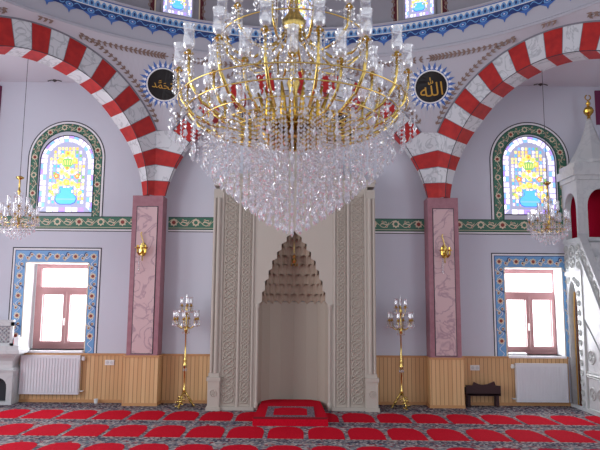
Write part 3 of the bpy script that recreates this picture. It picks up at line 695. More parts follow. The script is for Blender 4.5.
# honeycomb hood: rings of little hollow cells stepping inward
m = MB(); tiers = [(0.545, 1.62, 1.80), (0.50, 1.74, 1.96), (0.455, 1.90, 2.12), (0.40, 2.06, 2.28), (0.345, 2.22, 2.42), (0.27, 2.36, 2.56), (0.20, 2.50, 2.68), (0.12, 2.62, 2.80)]
for ti, (R, za, zb) in enumerate(tiers):
    n = max(4, int(R*22)); nx = tiers[ti+1][0] if ti+1 < len(tiers) else 0.0
    for k in range(n):
        A = [pi*(k + j/4)/n for j in range(5)]
        rr = [R - 0.028*(1 - sin(pi*j/4)) for j in range(5)]
        lo = [(rr[j]*cos(A[j]), 0.03 + 0.93*rr[j]*sin(A[j]), za + 0.055*sin(pi*j/4)) for j in range(5)]
        hi = [(rr[j]*cos(A[j]), 0.03 + 0.93*rr[j]*sin(A[j]), zb) for j in range(5)]
        m.strip(lo, hi, 0)
        inn = [((rr[j]-0.075)*cos(A[j]), 0.03 + 0.93*max(0, rr[j]-0.075)*sin(A[j]), za + 0.055*sin(pi*j/4) + 0.015) for j in range(5)] if R > 0.15 else [(0, 0.03, za+0.05)]*5
    # underside shelf of the next tier
    if nx: m.strip([(R*cos(pi*j/32), 0.03 + 0.93*R*sin(pi*j/32), zb-0.005) for j in range(33)], [((nx-0.03)*cos(pi*j/32), 0.03 + 0.93*(nx-0.03)*sin(pi*j/32), zb-0.02) for j in range(33)], 0)
m.build('muqarnas_hood', mih_hood, t)
TOPM = 3.50
# side bands: plain body, two carved strips each side
m = MB()
for sg in (-1, 1):
    x0, x1 = sorted((sg*PW, sg*1.17)); m.box(x0, x1, 0.0, WY-MF, 0.0, TOPM)
m.box(-PW, PW, 0.0, WY-MF, 3.30, TOPM)
m.poly([(-PW, 0.59, 2.7), (PW, 0.59, 2.7), (PW, 0.59, 3.3), (-PW, 0.59, 3.3)])
m.build('body', mih_m, t)
def carved(m, xa, xb, za, zb, cell, y=0.0):
    w = xb - xa; nz = int((zb-za)/cell)
    for i in range(nz):
        zc = za + cell*(i+0.5); xc = (xa+xb)/2
        m.tube([(xc + w*0.42*cos(2*pi*j/8), y-0.006, zc + cell*0.46*sin(2*pi*j/8)) for j in range(8)], 0.011, 4, closed=True)
        for q in range(4):
            a = pi/4 + pi/2*q; m.tube([(xc, y-0.006, zc), (xc + w*0.45*cos(a)*1.1, y-0.006, zc + cell*0.5*sin(a)*1.3)], 0.009, 4)
        m.bead((xc, y-0.006, zc), 0.022, 0.022)
        for sx in (-1, 1): m.bead((xc + sx*w*0.44, y-0.004, zc + cell*0.5), 0.020, 0.028)
for sg in (-1, 1):
    for (xa, xb) in ((0.67, 0.83), (0.89, 1.11)):
        a, b = sorted((sg*xa, sg*xb)); m = MB(); m.box(a, b, -0.006, 0.0, 0.06, TOPM-0.12); carved(m, a+0.012, b-0.012, 0.10, TOPM-0.14, 0.135 if xb-xa > 0.2 else 0.115, -0.008)
        m.build('carved_band', mih_carv, t)
    m = MB()
    for xc, r in ((0.645, 0.018), (0.862, 0.024), (1.135, 0.02)): m.tube([(sg*xc, -0.006, 0.05), (sg*xc, -0.006, TOPM-0.1)], r, 8)
    m.box(*sorted((sg*0.60, sg*1.20)), -0.035, 0.0, 0.0, 0.055)
    m.build('moulding', mih_m, t)
    m = MB()                                         # outer engaged column on its plinth
    a, b = sorted((sg*1.15, sg*1.29)); m.box(a, b, -0.02, WY-MF, 0.5, TOPM-0.05)
    m.tube([(sg*1.20, -0.03, 0.56), (sg*1.20, -0.03, TOPM-0.2)], 0.030, 10); m.tube([(sg*1.265, -0.03, 0.56), (sg*1.265, -0.03, TOPM-0.2)], 0.022, 10)
    m.build('engaged_column', mih_m, t)
    m = MB(); a, b = sorted((sg*1.13, sg*1.31)); m.box(a, b, -0.06, WY-MF, 0.03, 0.46); m.box(a-0.02, b+0.02, -0.08, WY-MF, 0.0, 0.05); m.box(a-0.015, b+0.015, -0.075, WY-MF, 0.44, 0.50); m.box(a+0.01, b-0.01, -0.045, 0, 0.5, 0.56)
    xc = sg*1.22; m.tube([(xc + 0.05*cos(2*pi*j/12), -0.062, 0.26 + 0.05*sin(2*pi*j/12)) for j in range(12)], 0.008, 4, closed=True)
    for j in range(8): m.tube([(xc, -0.062, 0.26), (xc + 0.045*cos(pi*j/4), -0.062, 0.26 + 0.045*sin(pi*j/4))], 0.008, 4)
    m.build('plinth', mih_m, t)
    m = MB(); m.tube([(sg*0.565, -0.012, 0.10), (sg*0.565, -0.012, 1.55)], 0.018, 8); m.lathe([(0.0, 0), (0.032, 0), (0.032, 0.05), (0.02, 0.09)], (sg*0.565, -0.012, 0.04), 10); m.lathe([(0.018, 0), (0.034, 0.05), (0.034, 0.09), (0.0, 0.09)], (sg*0.565, -0.012, 1.53), 10)
    m.build('colonnette', mih_m, t)
m = MB(); m.box(-1.29, 1.29, -0.025, WY-MF, TOPM, TOPM+0.06); m.box(-1.305, 1.305, -0.04, WY-MF, TOPM+0.06, TOPM+0.11); m.build('cornice', mih_m, t)
m = MB(); pts = [(-1.2, TOPM+0.11), (-1.1, TOPM+0.30), (-0.8, TOPM+0.26), (-0.6, TOPM+0.45), (-0.3, TOPM+0.47), (0, TOPM+0.68), (0.3, TOPM+0.47), (0.6, TOPM+0.45), (0.8, TOPM+0.26), (1.1, TOPM+0.30), (1.2, TOPM+0.11)]
m.prism([(x, 0.30, z) for x, z in pts], (0, 0.10, 0)); m.build('crest', mih_m, t)
m = MB(); m.tube([(0, 0.18, 2.72), (0, 0.18, 2.44)], 0.004, 5); m.lathe([(0.0, 0.0), (0.03, 0.02), (0.045, 0.06), (0.02, 0.10), (0.03, 0.14), (0.0, 0.16)], (0, 0.18, 2.26), 10)
for j in range(5): m.bead((0.05*cos(j*1.257), 0.18 + 0.05*sin(j*1.257), 2.25), 0.012, 0.03)
h = tag(m.build('hanging_lamp', gold, None, loc=(MX, MF, 0)), 'small gold pendant lamp hanging in the hood of the prayer niche', 'pendant lamp')

# ------------------------------------------------------------------ imam's step and prayer rug
t = thing('imam_step', 'low red carpeted step in front of the prayer niche', 'platform', (-0.06, -0.30, 0))
m = MB(); m.prism([(-0.50, -1.17, 0), (0.52, -1.17, 0), (0.46, 0.28, 0), (0.30, 0.42, 0), (-0.30, 0.42, 0), (-0.46, 0.28, 0)], (0, 0, 0.10)); fix_normals(m.build('carpet_cover', red_cloth, t))
m = MB(); m.tube([(-0.49, -1.155, 0.10), (0.51, -1.155, 0.10)], 0.018, 6); m.tube([(-0.49, -1.155, 0.012), (0.51, -1.155, 0.012)], 0.012, 6); m.build('edging', mat('dark_red_binding', (116, 12, 26), 0.9), t)
rug = thing('prayer_rug', 'small red prayer rug with dark patterned border on the red step', 'rug', (-0.05, -0.98, 0.102))
def rr(m, w, d, z, mi): m.poly([(-w, -d, z), (w, -d, z), (w, d, z), (-w, d, z)], mi)
m = MB(); m.box(-0.345, 0.335, -0.40, 0.40, 0, 0.006, 0); m.build('border', mat('rug_border', (60, 44, 66), 0.95, noise=(38, (150, 130, 136), 1.0)), rug)
m = MB(); m.poly([(-0.24, -0.30, 0.008), (0.23, -0.30, 0.008), (0.23, 0.20, 0.008), (0.12, 0.30, 0.008), (-0.13, 0.30, 0.008), (-0.24, 0.20, 0.008)]); m.build('field', red_cloth, rug)
m = MB()
for i in range(24): 
    for sg in (-1, 1): m.box(-0.34 + i*0.0285, -0.333 + i*0.0285, sg*0.40 - (0.03 if sg < 0 else 0), sg*0.40 + (0.03 if sg > 0 else 0), 0, 0.003)
m.build('fringe', carp_white, rug)

# ------------------------------------------------------------------ radiators
for xa, xb, za, zb, vx, lab in ((-4.475, -3.52, 0.14, 0.75, 1, 'white ribbed radiator below the window by the preacher seat'), (3.61, 4.44, 0.07, 0.675, -1, 'white ribbed radiator below the window by the pulpit')):
    t = thing('radiator', lab, 'radiator', ((xa+xb)/2, WY-0.09, za)); w = (xb-xa)/2; hh = zb-za
    m = MB(); m.box(-w, w, -0.03, 0.03, 0, hh)
    n = int(2*w/0.046)
    for i in range(n): x = -w + 2*w*(i+0.5)/n; m.box(x-0.013, x+0.013, -0.041, -0.03, 0.03, hh-0.035)
    m.build('panel', rad_m, t)
    m = MB(); m.box(-w-0.004, w+0.004, -0.034, 0.034, hh, hh+0.012); m.box(-w-0.006, -w, -0.034, 0.034, 0, hh); m.box(w, w+0.006, -0.034, 0.034, 0, hh); m.build('casing', rad_m, t)
    for zz in (0.05, hh-0.05):
        m = MB(); m.tube([(vx*(w), 0, zz), (vx*(w+0.06), 0, zz), (vx*(w+0.06), 0.045, zz)], 0.011, 8)
        if zz > 0.2: m.lathe([(0, -0.02), (0.022, -0.02), (0.024, 0.03), (0.018, 0.045), (0, 0.045)], (vx*(w+0.055), -0.005, zz), 10)
        m.build('valve', plastic_m, t)
    for bx in (-0.68, 0.68): m = MB(); m.box(bx*w-0.01, bx*w+0.01, 0.03, 0.055, 0.1, hh-0.05); m.build('bracket', rad_m, t)

# ------------------------------------------------------------------ sockets, floor cup, papers
for x, z, lab in ((-3.05, 0.645, 'white double socket on the planks beside the mauve pier near the preacher seat'), (2.955, 0.605, 'white double socket on the planks above the dark wooden bookrest')):
    t = thing('wall_socket', lab, 'socket', (x, WY-0.035, z)); m = MB(); m.box(-0.075, 0.075, -0.016, 0, -0.042, 0.042); m.build('plate', plastic_m, t)
    for sx in (-0.036, 0.036):
        m = MB(); m.lathe([(0.027, 0), (0.026, 0.004), (0, 0.004)], (0, 0, 0), 14); o = m.build('outlet', mat('socket_grey', (206, 206, 206), 0.5) if 'socket_grey' not in MATS else MATS['socket_grey'], t, loc=(sx, -0.016, 0)); o.rotation_euler = (pi/2, 0, 0)
m = MB(); m.lathe([(0, 0), (0.026, 0), (0.034, 0.07), (0.030, 0.07), (0.024, 0.01), (0, 0.01)], (0, 0, 0), 14); tag(m.build('cup', plastic_m, loc=(-3.22, 0.19, 0.004)), 'small white cup standing on the carpet against the planks', 'cup')
t = thing('paper_stack', 'thin stack of white papers lying on the window sill by the pulpit', 'papers', (3.72, WY+0.13, 0.80))
for q in range(4): m = MB(); m.box(-0.13+q*0.004, 0.13+q*0.003, -0.09, 0.09, q*0.010, q*0.010+0.008); m.build('sheet', white_paint, t)

# ------------------------------------------------------------------ dark wooden bookrest
t = thing('bookrest', 'low dark brown wooden bookrest with scalloped top against the planks', 'bookrest', (3.03, 0.10, 0))
m = MB(); m.prism([(-0.28, -0.02, 0.18), (-0.28, -0.02, 0.345), (-0.17, -0.02, 0.345), (-0.15, -0.02, 0.40), (-0.07, -0.02, 0.365), (0, -0.02, 0.352), (0.07, -0.02, 0.365), (0.18, -0.02, 0.41), (0.20, -0.02, 0.345), (0.28, -0.02, 0.34), (0.28, -0.02, 0.18)], (0, 0.03, 0)); fix_normals(m.build('front_panel', dark_wood, t))
m = MB(); m.box(-0.27, 0.27, -0.02, 0.14, 0.19, 0.215); m.build('shelf', dark_wood, t)
m = MB(); m.prism([(-0.27, 0.10, 0.20), (0.27, 0.10, 0.20), (0.27, 0.13, 0.30), (-0.27, 0.13, 0.30)], (0, 0.02, 0)); fix_normals(m.build('back_panel', dark_wood, t))
for sx in (-1, 1):
    for yy in (0.0, 0.12):
        m = MB(); a, b = sorted((sx*0.25, sx*0.21)); m.box(a, b, yy-0.015, yy+0.02, 0.004, 0.20); m.build('leg', dark_wood, t)

# ------------------------------------------------------------------ wall sconces on the piers
for s_, lab in ((-1, 'gold wall sconce with crystal drops on the pier beside the preacher seat window'), (1, 'gold wall sconce with crystal drops on the pier beside the pulpit window')):
    t = thing('wall_sconce', lab, 'wall lamp', (-2.50 if s_ < 0 else 2.425, -0.012, 2.49)); t.scale = (1.35, 1.35, 1.35)
    m = MB(); m.lathe([(0, 0), (0.035, 0), (0.045, 0.01), (0.02, 0.02), (0, 0.022)], (0, 0, 0), 12); o = m.build('backplate', gold, t); o.rotation_euler = (pi/2, 0, 0); o.scale = (1, 1.9, 1)
    m = MB(); m.tube([(0.01, -0.02, 0.05), (-0.01, -0.025, 0.13), (-0.03, -0.03, 0.19), (-0.015, -0.03, 0.21)], 0.007, 6); m.build('scroll', gold, t); m = MB(); m.tube([(0, -0.02, -0.05), (0.0, -0.04, -0.14)], 0.008, 6); m.build('stem', gold, t)
    for sx in (-1, 1):
        m = MB(); m.tube([(0, -0.02, -0.02), (sx*0.03, -0.06, -0.07), (sx*0.045, -0.09, -0.04), (sx*0.045, -0.09, 0.0)], 0.012, 6); m.lathe([(0, 0), (0.03, 0.005), (0.035, 0.015), (0.012, 0.02), (0.014, 0.045), (0, 0.045)], (sx*0.045, -0.09, 0.0), 10); m.build('arm', gold_d, t)
    m = MB()
    for j in range(6): m.bead((-0.03, -0.06, -0.10 - 0.022*j), 0.014, 0.014)
    m.bead((-0.03, -0.06, -0.245), 0.017, 0.03)
    m.build('crystal_drops', crys, t)

# ------------------------------------------------------------------ white preacher seat at the wall
t = thing('preacher_seat', 'white carved marble preacher seat with pierced railing at the wall corner', 'preacher seat', (-5.0, WY-0.02, 0))
Xr = 0.52
m = MB(); m.box(-0.55, Xr-0.02, -0.30, 0, 0.0, 0.05); 
m.box(Xr-0.09, Xr-0.02, -0.30, 0, 0.05, 0.52); m.box(-0.55, -0.40, -0.30, 0, 0.05, 0.52); m.box(-0.55, Xr-0.02, -0.02, 0, 0.05, 0.52)
# arched front: jambs and arch head
ah = [(0.43 - 0.14 - 0.11*cos(pi*j/12)*1.0, 0.28 + 0.13*sin(pi*j/12)) for j in range(13)]
for (cx) in (-0.16, 0.26):
    h = [(cx - 0.15*cos(pi*j/12), 0.26 + 0.16*sin(pi*j/12)**0.8) for j in range(13)]
    m.strip([(x, -0.30, z) for x, z in h], [(x, -0.30, 0.52) for x, z in h]); m.strip([(x, -0.30, z) for x, z in h], [(x, -0.20, z) for x, z in h])
    for sx in (-1, 1): m.poly([(cx+sx*0.15, -0.30, 0.05), (cx+sx*0.15, -0.20, 0.05), (cx+sx*0.15, -0.20, 0.26), (cx+sx*0.15, -0.30, 0.26)])
for (xa, xb) in ((-0.40, -0.31), (-0.01, 0.11), (0.41, Xr-0.09)): m.box(xa, xb, -0.30, -0.27, 0.05, 0.52)
m.build('base', minbar_m, t)
m = MB(); m.box(-0.5, 0.44, -0.19, -0.17, 0.05, 0.45); m.build('recess_shade_sheet', mat('recess_shade_dark', (52, 54, 60), 0.8), t)  # dark sheet standing in for the shade inside the arched openings
m = MB()
cav = [(0.0, 0.50), (0.01, 0.54), (-0.025, 0.57), (-0.035, 0.62), (-0.03, 0.68), (0.0, 0.73), (0.04, 0.77), (0.05, 0.80)]
m.strip([(-0.6, -0.30 - d, z) for d, z in cav], [(Xr-0.02+d, -0.30 - d, z) for d, z in cav]); m.strip([(Xr-0.02+d, -0.30 - d, z) for d, z in cav], [(Xr-0.02+d, 0, z) for d, z in cav])
m.build('body', minbar_m, t)
m = MB(); m.box(-0.6, Xr+0.09, -0.38, 0, 0.80, 0.86); m.box(-0.6, Xr+0.07, -0.36, 0, 0.86, 0.925); m.build('ledge', minbar_m, t)
m = MB()
for (a, b, y0, y1) in ((-0.55, 0.46, -0.31, -0.27),):
    m.box(a, b, y0, y1, 0.925, 0.965); m.box(a, b, y0, y1, 1.24, 1.30); m.box(a-0.01, b+0.012, y0-0.012, y1, 1.30, 1.335)
m.box(0.42, 0.46, -0.31, -0.27, 0.925, 1.30)
for i in range(14):
    x = -0.52 + i*0.07
    for j in range(4):
        z = 0.985 + j*0.068; m.tube([(x + 0.030*cos(2*pi*q/6), -0.292, z + 0.030*sin(2*pi*q/6)) for q in range(6)], 0.010, 4, closed=True)
m.box(-0.55, 0.44, -0.285, -0.28, 0.965, 1.24, 1); m.build('railing', [minbar_m, mat('lattice_ground', (150, 152, 160), 0.7)], t)
m = MB(); m.box(-0.55, 0.40, -0.2, 0, 0.925, 1.0); m.build('cushion', red_cloth, t)
t = thing('tissue_box', 'small white box on the ledge of the preacher seat', 'box', (-4.49, 0.06, 0.926)); m = MB(); m.box(-0.035, 0.045, -0.06, 0.06, 0, 0.13); m.build('carton', white_paint, t); m = MB(); m.prism([(-0.01, -0.02, 0.13), (0.02, -0.02, 0.13), (0.03, -0.01, 0.16), (0.0, 0.0, 0.165)], (0, 0.03, 0)); m.build('tissue', white_paint, t)

# ------------------------------------------------------------------ minbar: white pulpit with stairs toward the hall
t = thing('pulpit', 'tall white marble pulpit with spired canopy and steep stairs beside the window', 'pulpit', (4.54, WY, 0))
# local axes: x into the pulpit (0..0.80), y from the wall (0) toward the hall (negative), z up
WD = 0.80; YB = -0.56     # canopy depth
def side_with_arch(m, x, y0, y1, z0, z1, ya, yb, zs, za, thick, mi=0, n=10):
    """wall slab in a plane x = const with a pointed opening ya..yb, foot z0, spring zs, apex za"""
    c = (ya+yb)/2; h = (yb-ya)/2
    prof = [(ya, z0), (ya, zs)] + [(c - h*cos(pi/2*j/n)**1.0 * 1.0, zs + (za-zs)*sin(pi/2*j/n)**0.9) for j in range(1, n)] + [(c, za)] + [(c + h*cos(pi/2*j/n), zs + (za-zs)*sin(pi/2*j/n)**0.9) for j in range(n-1, 0, -1)] + [(yb, zs), (yb, z0)]
    for xx in (x, x+thick):
        m.strip([(xx, y, z) for y, z in prof[1:-1]], [(xx, y, z1) for y, z in prof[1:-1]], mi)
        m.poly([(xx, y0, z0), (xx, ya, z0), (xx, ya, z1), (xx, y0, z1)], mi); m.poly([(xx, yb, z0), (xx, y1, z0), (xx, y1, z1), (xx, yb, z1)], mi)
    m.strip([(x, y, z) for y, z in prof], [(x+thick, y, z) for y, z in prof], mi)
    for yy in (y0, y1): m.poly([(x, yy, z0), (x+thick, yy, z0), (x+thick, yy, z1), (x, yy, z1)], mi)
def swap(m0, m, cx, cy):
    pass
# lower storey with the passage
for x in (0.0, WD-0.14):
    m = MB(); side_with_arch(m, x, YB-0.02, 0.0, 0.0, 2.12, -0.375, -0.05, 1.55, 2.03, 0.14); m.build('passage_arch', minbar_m, t)
for za, zb, d in ((2.12, 2.19, 0.025), (2.66, 2.72, 0.02)): m = MB(); m.box(-d, WD+d, YB-d-0.01, 0, za, zb); m.build('storey_moulding', minbar_m, t)
m = MB(); m.box(0, WD, YB, 0, 2.19, 2.66); m.build('carved_panel', minbar_m, t)
def ros(m, x, y, z, r, n=8):
    m.tube([(x, y + r*cos(2*pi*j/16), z + r*sin(2*pi*j/16)) for j in range(16)], 0.013, 4, closed=True)
    for j in range(n): m.tube([(x, y, z), (x, y + r*0.9*cos(2*pi*j/n), z + r*0.9*sin(2*pi*j/n))], 0.008, 4)
m = MB()
ros(m, -0.004, -0.28, 2.51, 0.10); ros(m, -0.004, -0.28, 2.33, 0.085)
for yy in (-0.07, -0.49):
    for zz in (2.28, 2.42, 2.56): ros(m, -0.004, yy, zz, 0.055, 5)
for i in range(13):
    ros(m, -0.003, -0.435, 0.12 + i*0.155, 0.045, 4)
for yy, zz in ((-0.08, 2.02), (-0.36, 2.02), (-0.30, 2.06), (-0.12, 2.06)): ros(m, -0.003, yy, zz, 0.035, 4)
m.build('relief_carving', minbar_c, t)
m = MB()
for i in range(6): m.tube([(0.085 + 0.022*(i % 2), -0.25 + 0.026*i, 0.04), (0.085 + 0.022*(i % 2), -0.25 + 0.026*i, 1.0), (0.085 + 0.02*(i % 2), -0.25 + 0.025*i, 1.55), (0.09 + 0.01*(i % 2), -0.25 + 0.020*i, 1.85)], 0.019, 6)
m.tube([(0.066, -0.105, 0.04), (0.066, -0.105, 1.0), (0.066, -0.115, 1.55), (0.072, -0.14, 1.86)], 0.011, 5, 1)
m.build('passage_curtain', [curtain_m, gold_p], t)
m = MB(); m.box(0.05, WD-0.05, YB, 0, 0.0, 0.03); m.build('passage_carpet', red_cloth, t)
m = MB(); m.prism([(-0.03, 0.0, 0), (-0.03, -2.6, 0), (0.02, -2.6, 0), (0.02, 0.0, 0)], (0, 0, 0.05)); fix_normals(m.build('kerb', minbar_m, t))
# canopy storey
for x in (0.0, WD-0.10):
    m = MB(); side_with_arch(m, x, YB, 0.0, 2.72, 3.70, -0.50, -0.09, 3.18, 3.48, 0.10); m.build('canopy_arch', minbar_m, t)
m = MB(); mm = MB(); side_with_arch(mm, 0.0, 0.102, WD-0.102, 2.72, 3.70, 0.16, WD-0.16, 3.20, 3.52, 0.10)
m.add([(y, YB + x, z) for x, y, z in mm.v], mm.f, 0); m.build('canopy_arch', minbar_m, t)
m = MB(); m.box(0.12, WD-0.12, -0.03, -0.01, 2.72, 3.62); m.box(WD-0.125, WD-0.11, -0.45, -0.03, 2.72, 3.62); m.build('velvet_lining', red_velvet, t)
m = MB(); m.box(-0.03, WD+0.03, YB-0.03, 0.0, 3.66, 3.73); m.box(-0.07, WD+0.07, YB-0.07, 0.0, 3.73, 3.86); m.box(-0.03, WD+0.03, YB-0.03, 0.0, 3.86, 3.95); m.build('cornice', minbar_m, t)
m = MB(); cx, cy = WD/2, YB/2
m.lathe([(0.36, 3.95), (0.36, 4.00), (0.24, 4.20), (0.14, 4.42), (0.075, 4.62), (0.04, 4.76), (0.0, 4.78)], (cx, cy, 0), 8, a0=pi/8, a1=2*pi+pi/8); m.build('spire', minbar_m, t)
m = MB(); m.lathe([(0.0, 0), (0.045, 0.0), (0.03, 0.03), (0.025, 0.07), (0.075, 0.13), (0.085, 0.17), (0.06, 0.22), (0.02, 0.25), (0.035, 0.28), (0.04, 0.30), (0.012, 0.34), (0.0, 0.36)], (cx, cy, 4.74), 14)
m.tube([(cx + 0.045*cos(a), cy, 5.14 + 0.045*sin(a)) for a in [radians(110 + 320*j/14) for j in range(15)]], 0.011, 6); m.build('finial', gold_d, t)
# stairs and side panels descending toward the hall
y0, y1 = YB, YB - 1.86; ST = 2.70/1.86
m = MB(); n = 11
for i in range(n):
    za = 2.62*(1 - i/n); ya = y0 + (y1-y0)*i/n; yb = y0 + (y1-y0)*(i+1)/n; m.box(0.10, WD-0.10, yb, ya, za-0.24 if za > 0.3 else 0, za)
m.build('steps', minbar_m, t)
for x in (0.0, WD-0.08):
    m = MB(); m.prism([(x, y0, 0), (x, y0, 2.36), (x, y0-1.62, 0)], (0.08, 0, 0)); fix_normals(m.build('side_panel', minbar_m, t))
    m = MB(); q = [(y0, 2.36), (y0, 2.74), (y1-0.06, 0.10), (y1-0.06, 0), (y0-1.62, 0)]
    m.prism([(x+0.01, a, b) for a, b in q], (0.06, 0, 0))
    for (za, zb) in ((2.72, 2.78), (2.36, 2.42)):
        m.prism([(x-0.02, y0, za), (x-0.02, y0, zb), (x-0.02, y0-1.66, zb-1.66*ST), (x-0.02, y0-1.66, za-1.66*ST)], (0.12, 0, 0))
    fix_normals(m.build('stair_railing', minbar_m, t))
m = MB()
for i in range(9):
    yy = y0 - 0.10 - i*0.17; zz = 2.57 - (0.10 + i*0.17)*ST; ros(m, 0.004, yy, zz, 0.088, 6)
    m.tube([(0.004, yy-0.08, zz-0.02), (0.004, yy-0.05, zz-0.2)], 0.01, 4)
for (ya, yb, za, zb) in ((y0-0.06, y0-0.50, 0.62, 1.40), (y0-0.06, y0-1.0, 0.06, 0.54), (y0-0.55, y0-0.80, 0.62, 0.95)):
    m.tube([(-0.004, ya, za), (-0.004, yb, za), (-0.004, yb, zb if zb < 1 else zb-0.45), (-0.004, ya, zb)], 0.016, 4, closed=True)
for i in range(3): ros(m, -0.003, y0-0.2-i*0.24, 0.30, 0.09, 8)
ros(m, -0.003, y0-0.22, 0.85, 0.10, 8)
m.tube([(-0.004, y0-0.02, 0.05), (-0.004, y0-0.02, 2.3)], 0.014, 4); m.tube([(-0.004, y0-0.02, 0.57), (-0.004, y0-1.2, 0.57)], 0.018, 4)
m.build('stair_carving', minbar_c, t)

# ------------------------------------------------------------------ lamp pieces shared by the chandeliers and stands
def shade_mesh(r, h):
    m = MB(); m.lathe([(r*0.30, 0), (r*0.80, h*0.10), (r*0.92, h*0.32), (r*0.78, h*0.62), (r*0.86, h*0.88), (r*1.02, h)], (0, 0, 0), 16, flute=-0.035); return m
def bobeche_mesh(r):
    m = MB(); m.lathe([(0.0, -r*0.5), (r*0.35, -r*0.35), (r*0.4, 0), (r*1.0, r*0.12), (r*1.05, r*0.28), (r*0.5, r*0.30), (r*0.55, r*0.75), (r*0.38, r*1.0), (0, r*1.0)], (0, 0, 0), 12); return m
def drops(m, r, n, z, L, br, ph=0.0):
    for j in range(n):
        a = 2*pi*j/n + ph; x, y = r*cos(a), r*sin(a); q = z
        k = int(L/(br*2.1))
        for i in range(k): m.bead((x, y, q - br*2.1*i), br*0.8, br, n=4, rot=a + i*0.8)
        m.bead((x, y, q - br*2.1*k - br*1.2), br*1.2, br*2.6, n=6, rot=a, up=0.35)
def strand(m, x, y, za, zb, br, rot=0.0):
    n = max(1, int((za-zb-br*4.5)/(br*2.25))); st = (za-zb-br*4.5)/n
    for i in range(n): m.bead((x, y, za - st*(i+0.5)), br*0.82, br, n=4, rot=rot + i*0.7)
    m.bead((x, y, zb + br*2.6), br*1.25, br*2.6, n=6, rot=rot, up=0.36)

# ------------------------------------------------------------------ the great crystal chandelier
CH = thing('crystal_chandelier', 'huge gold and crystal chandelier hanging over the middle of the hall', 'chandelier', (-0.006, -AP, 2.156))
CH.rotation_euler = (0, 0, radians(-90)); CH.scale = (1.13, 1.13, 1.13)
# local z = height above the lowest drop
m = MB()
m.lathe([(0.0, 0.70), (0.05, 0.70), (0.12, 0.74), (0.15, 0.79), (0.10, 0.85), (0.035, 0.90), (0.030, 1.05), (0.05, 1.10), (0.030, 1.16), (0.030, 1.45), (0.07, 1.50), (0.09, 1.56), (0.05, 1.62), (0.028, 1.68), (0.028, 2.0), (0.06, 2.06), (0.07, 2.12), (0.03, 2.2), (0.022, 2.4), (0.022, 7.9)], (0, 0, 0), 16)
m.build('stem', gold, CH, True)
# cluster of upright gilt leaves round the hub
lf = MB(); lf.tube([(0.07, 0, 0.72), (0.15, 0, 0.755), (0.205, 0, 0.83), (0.21, 0, 0.93), (0.25, 0, 1.03)], [0.016, 0.030, 0.026, 0.017, 0.007], 6)
lf0 = lf.build('gilt_leaf', gold_d, CH, True)
for i in range(1, 20):
    c = lf0.copy(); COL.objects.link(c); c.parent = CH; c.rotation_euler = (0, 0, 2*pi*i/20); c.scale = (1, 1, 1 if i % 2 else 0.88)
# arms of the two lower rows and the upper row
def make_arm(path, r, cup, sh, dr, fin=gold, beads=None):
    a = MB(); a.tube(path, r, 6); arm = a.build('arm', fin, CH, True)
    b = bobeche_mesh(0.030).build('bobeche', gold_d, arm, True, loc=cup)
    g = shade_mesh(0.044, sh).build('glass_shade', shade_g, arm, True, loc=(cup[0], cup[1], cup[2]+0.028))
    d = MB(); drops(d, 0.034, 7, cup[2]+0.0, dr, 0.0085)
    dd = d.build('crystal_drops', crys, arm); dd.location = (cup[0], 0, 0)
    if beads:
        e = MB()
        for i in range(len(beads)-1):
            p, q = Vector(beads[i]), Vector(beads[i+1]); k = max(1, int((q-p).length/0.021))
            for j in range(k): c = p.lerp(q, j/k); e.bead(tuple(c), 0.0105, 0.0105, n=4, rot=i+j)
        e.build('bead_garland', crys, arm)
    return arm
def ring_of(arm, n, ph=0.0):
    arm.rotation_euler = (0, 0, ph)
    for i in range(1, n):
        c = clone(arm, CH); c.rotation_euler = (0, 0, ph + 2*pi*i/n)
outer = make_arm([(0.10, 0, 0.72), (0.35, 0, 0.725), (0.56, 0, 0.76), (0.70, 0, 0.83), (0.775, 0, 0.93), (0.80, 0, 1.04), (0.80, 0, 1.13)], 0.0115, (0.80, 0, 1.125), 0.165, 0.13, gold,
                 [(0.815, 0.01, 1.10), (0.81, 0.012, 1.0), (0.765, 0.012, 0.91)])
ring_of(outer, 16, radians(11.25))
inner = make_arm([(0.10, 0, 0.75), (0.30, 0, 0.755), (0.45, 0, 0.79), (0.555, 0, 0.87), (0.60, 0, 0.97), (0.605, 0, 1.05)], 0.0105, (0.605, 0, 1.045), 0.165, 0.12, gold,
                 [(0.62, 0.01, 1.03), (0.615, 0.012, 0.95), (0.57, 0.012, 0.88)])
ring_of(inner, 12, 0.0)
upper = make_arm([(0.04, 0, 1.52), (0.14, 0, 1.38), (0.28, 0, 1.27), (0.42, 0, 1.29), (0.51, 0, 1.38), (0.52, 0, 1.49)], 0.0105, (0.52, 0, 1.485), 0.165, 0.12, gold,
                 [(0.525, 0.01, 1.46), (0.515, 0.012, 1.37), (0.42, 0.012, 1.28), (0.28, 0.012, 1.26)])
ring_of(upper, 12, radians(15))
top = make_arm([(0.04, 0, 1.98), (0.12, 0, 1.84), (0.22, 0, 1.78), (0.31, 0, 1.84), (0.33, 0, 1.92)], 0.008, (0.33, 0, 1.915), 0.15, 0.11)
ring_of(top, 8, radians(10))
# hoops tying the arms
for r, z, rad in ((0.80, 0.93, 0.005), (0.74, 0.855, 0.0055), (0.64, 0.785, 0.0055), (0.54, 0.75, 0.0055), (0.43, 0.735, 0.0055), (0.32, 0.725, 0.0055), (0.52, 1.40, 0.005)):
    m = MB(); m.tube([(r*cos(2*pi*j/72), r*sin(2*pi*j/72), z) for j in range(72)], rad, 5, closed=True); m.build('hoop', gold, CH, True)
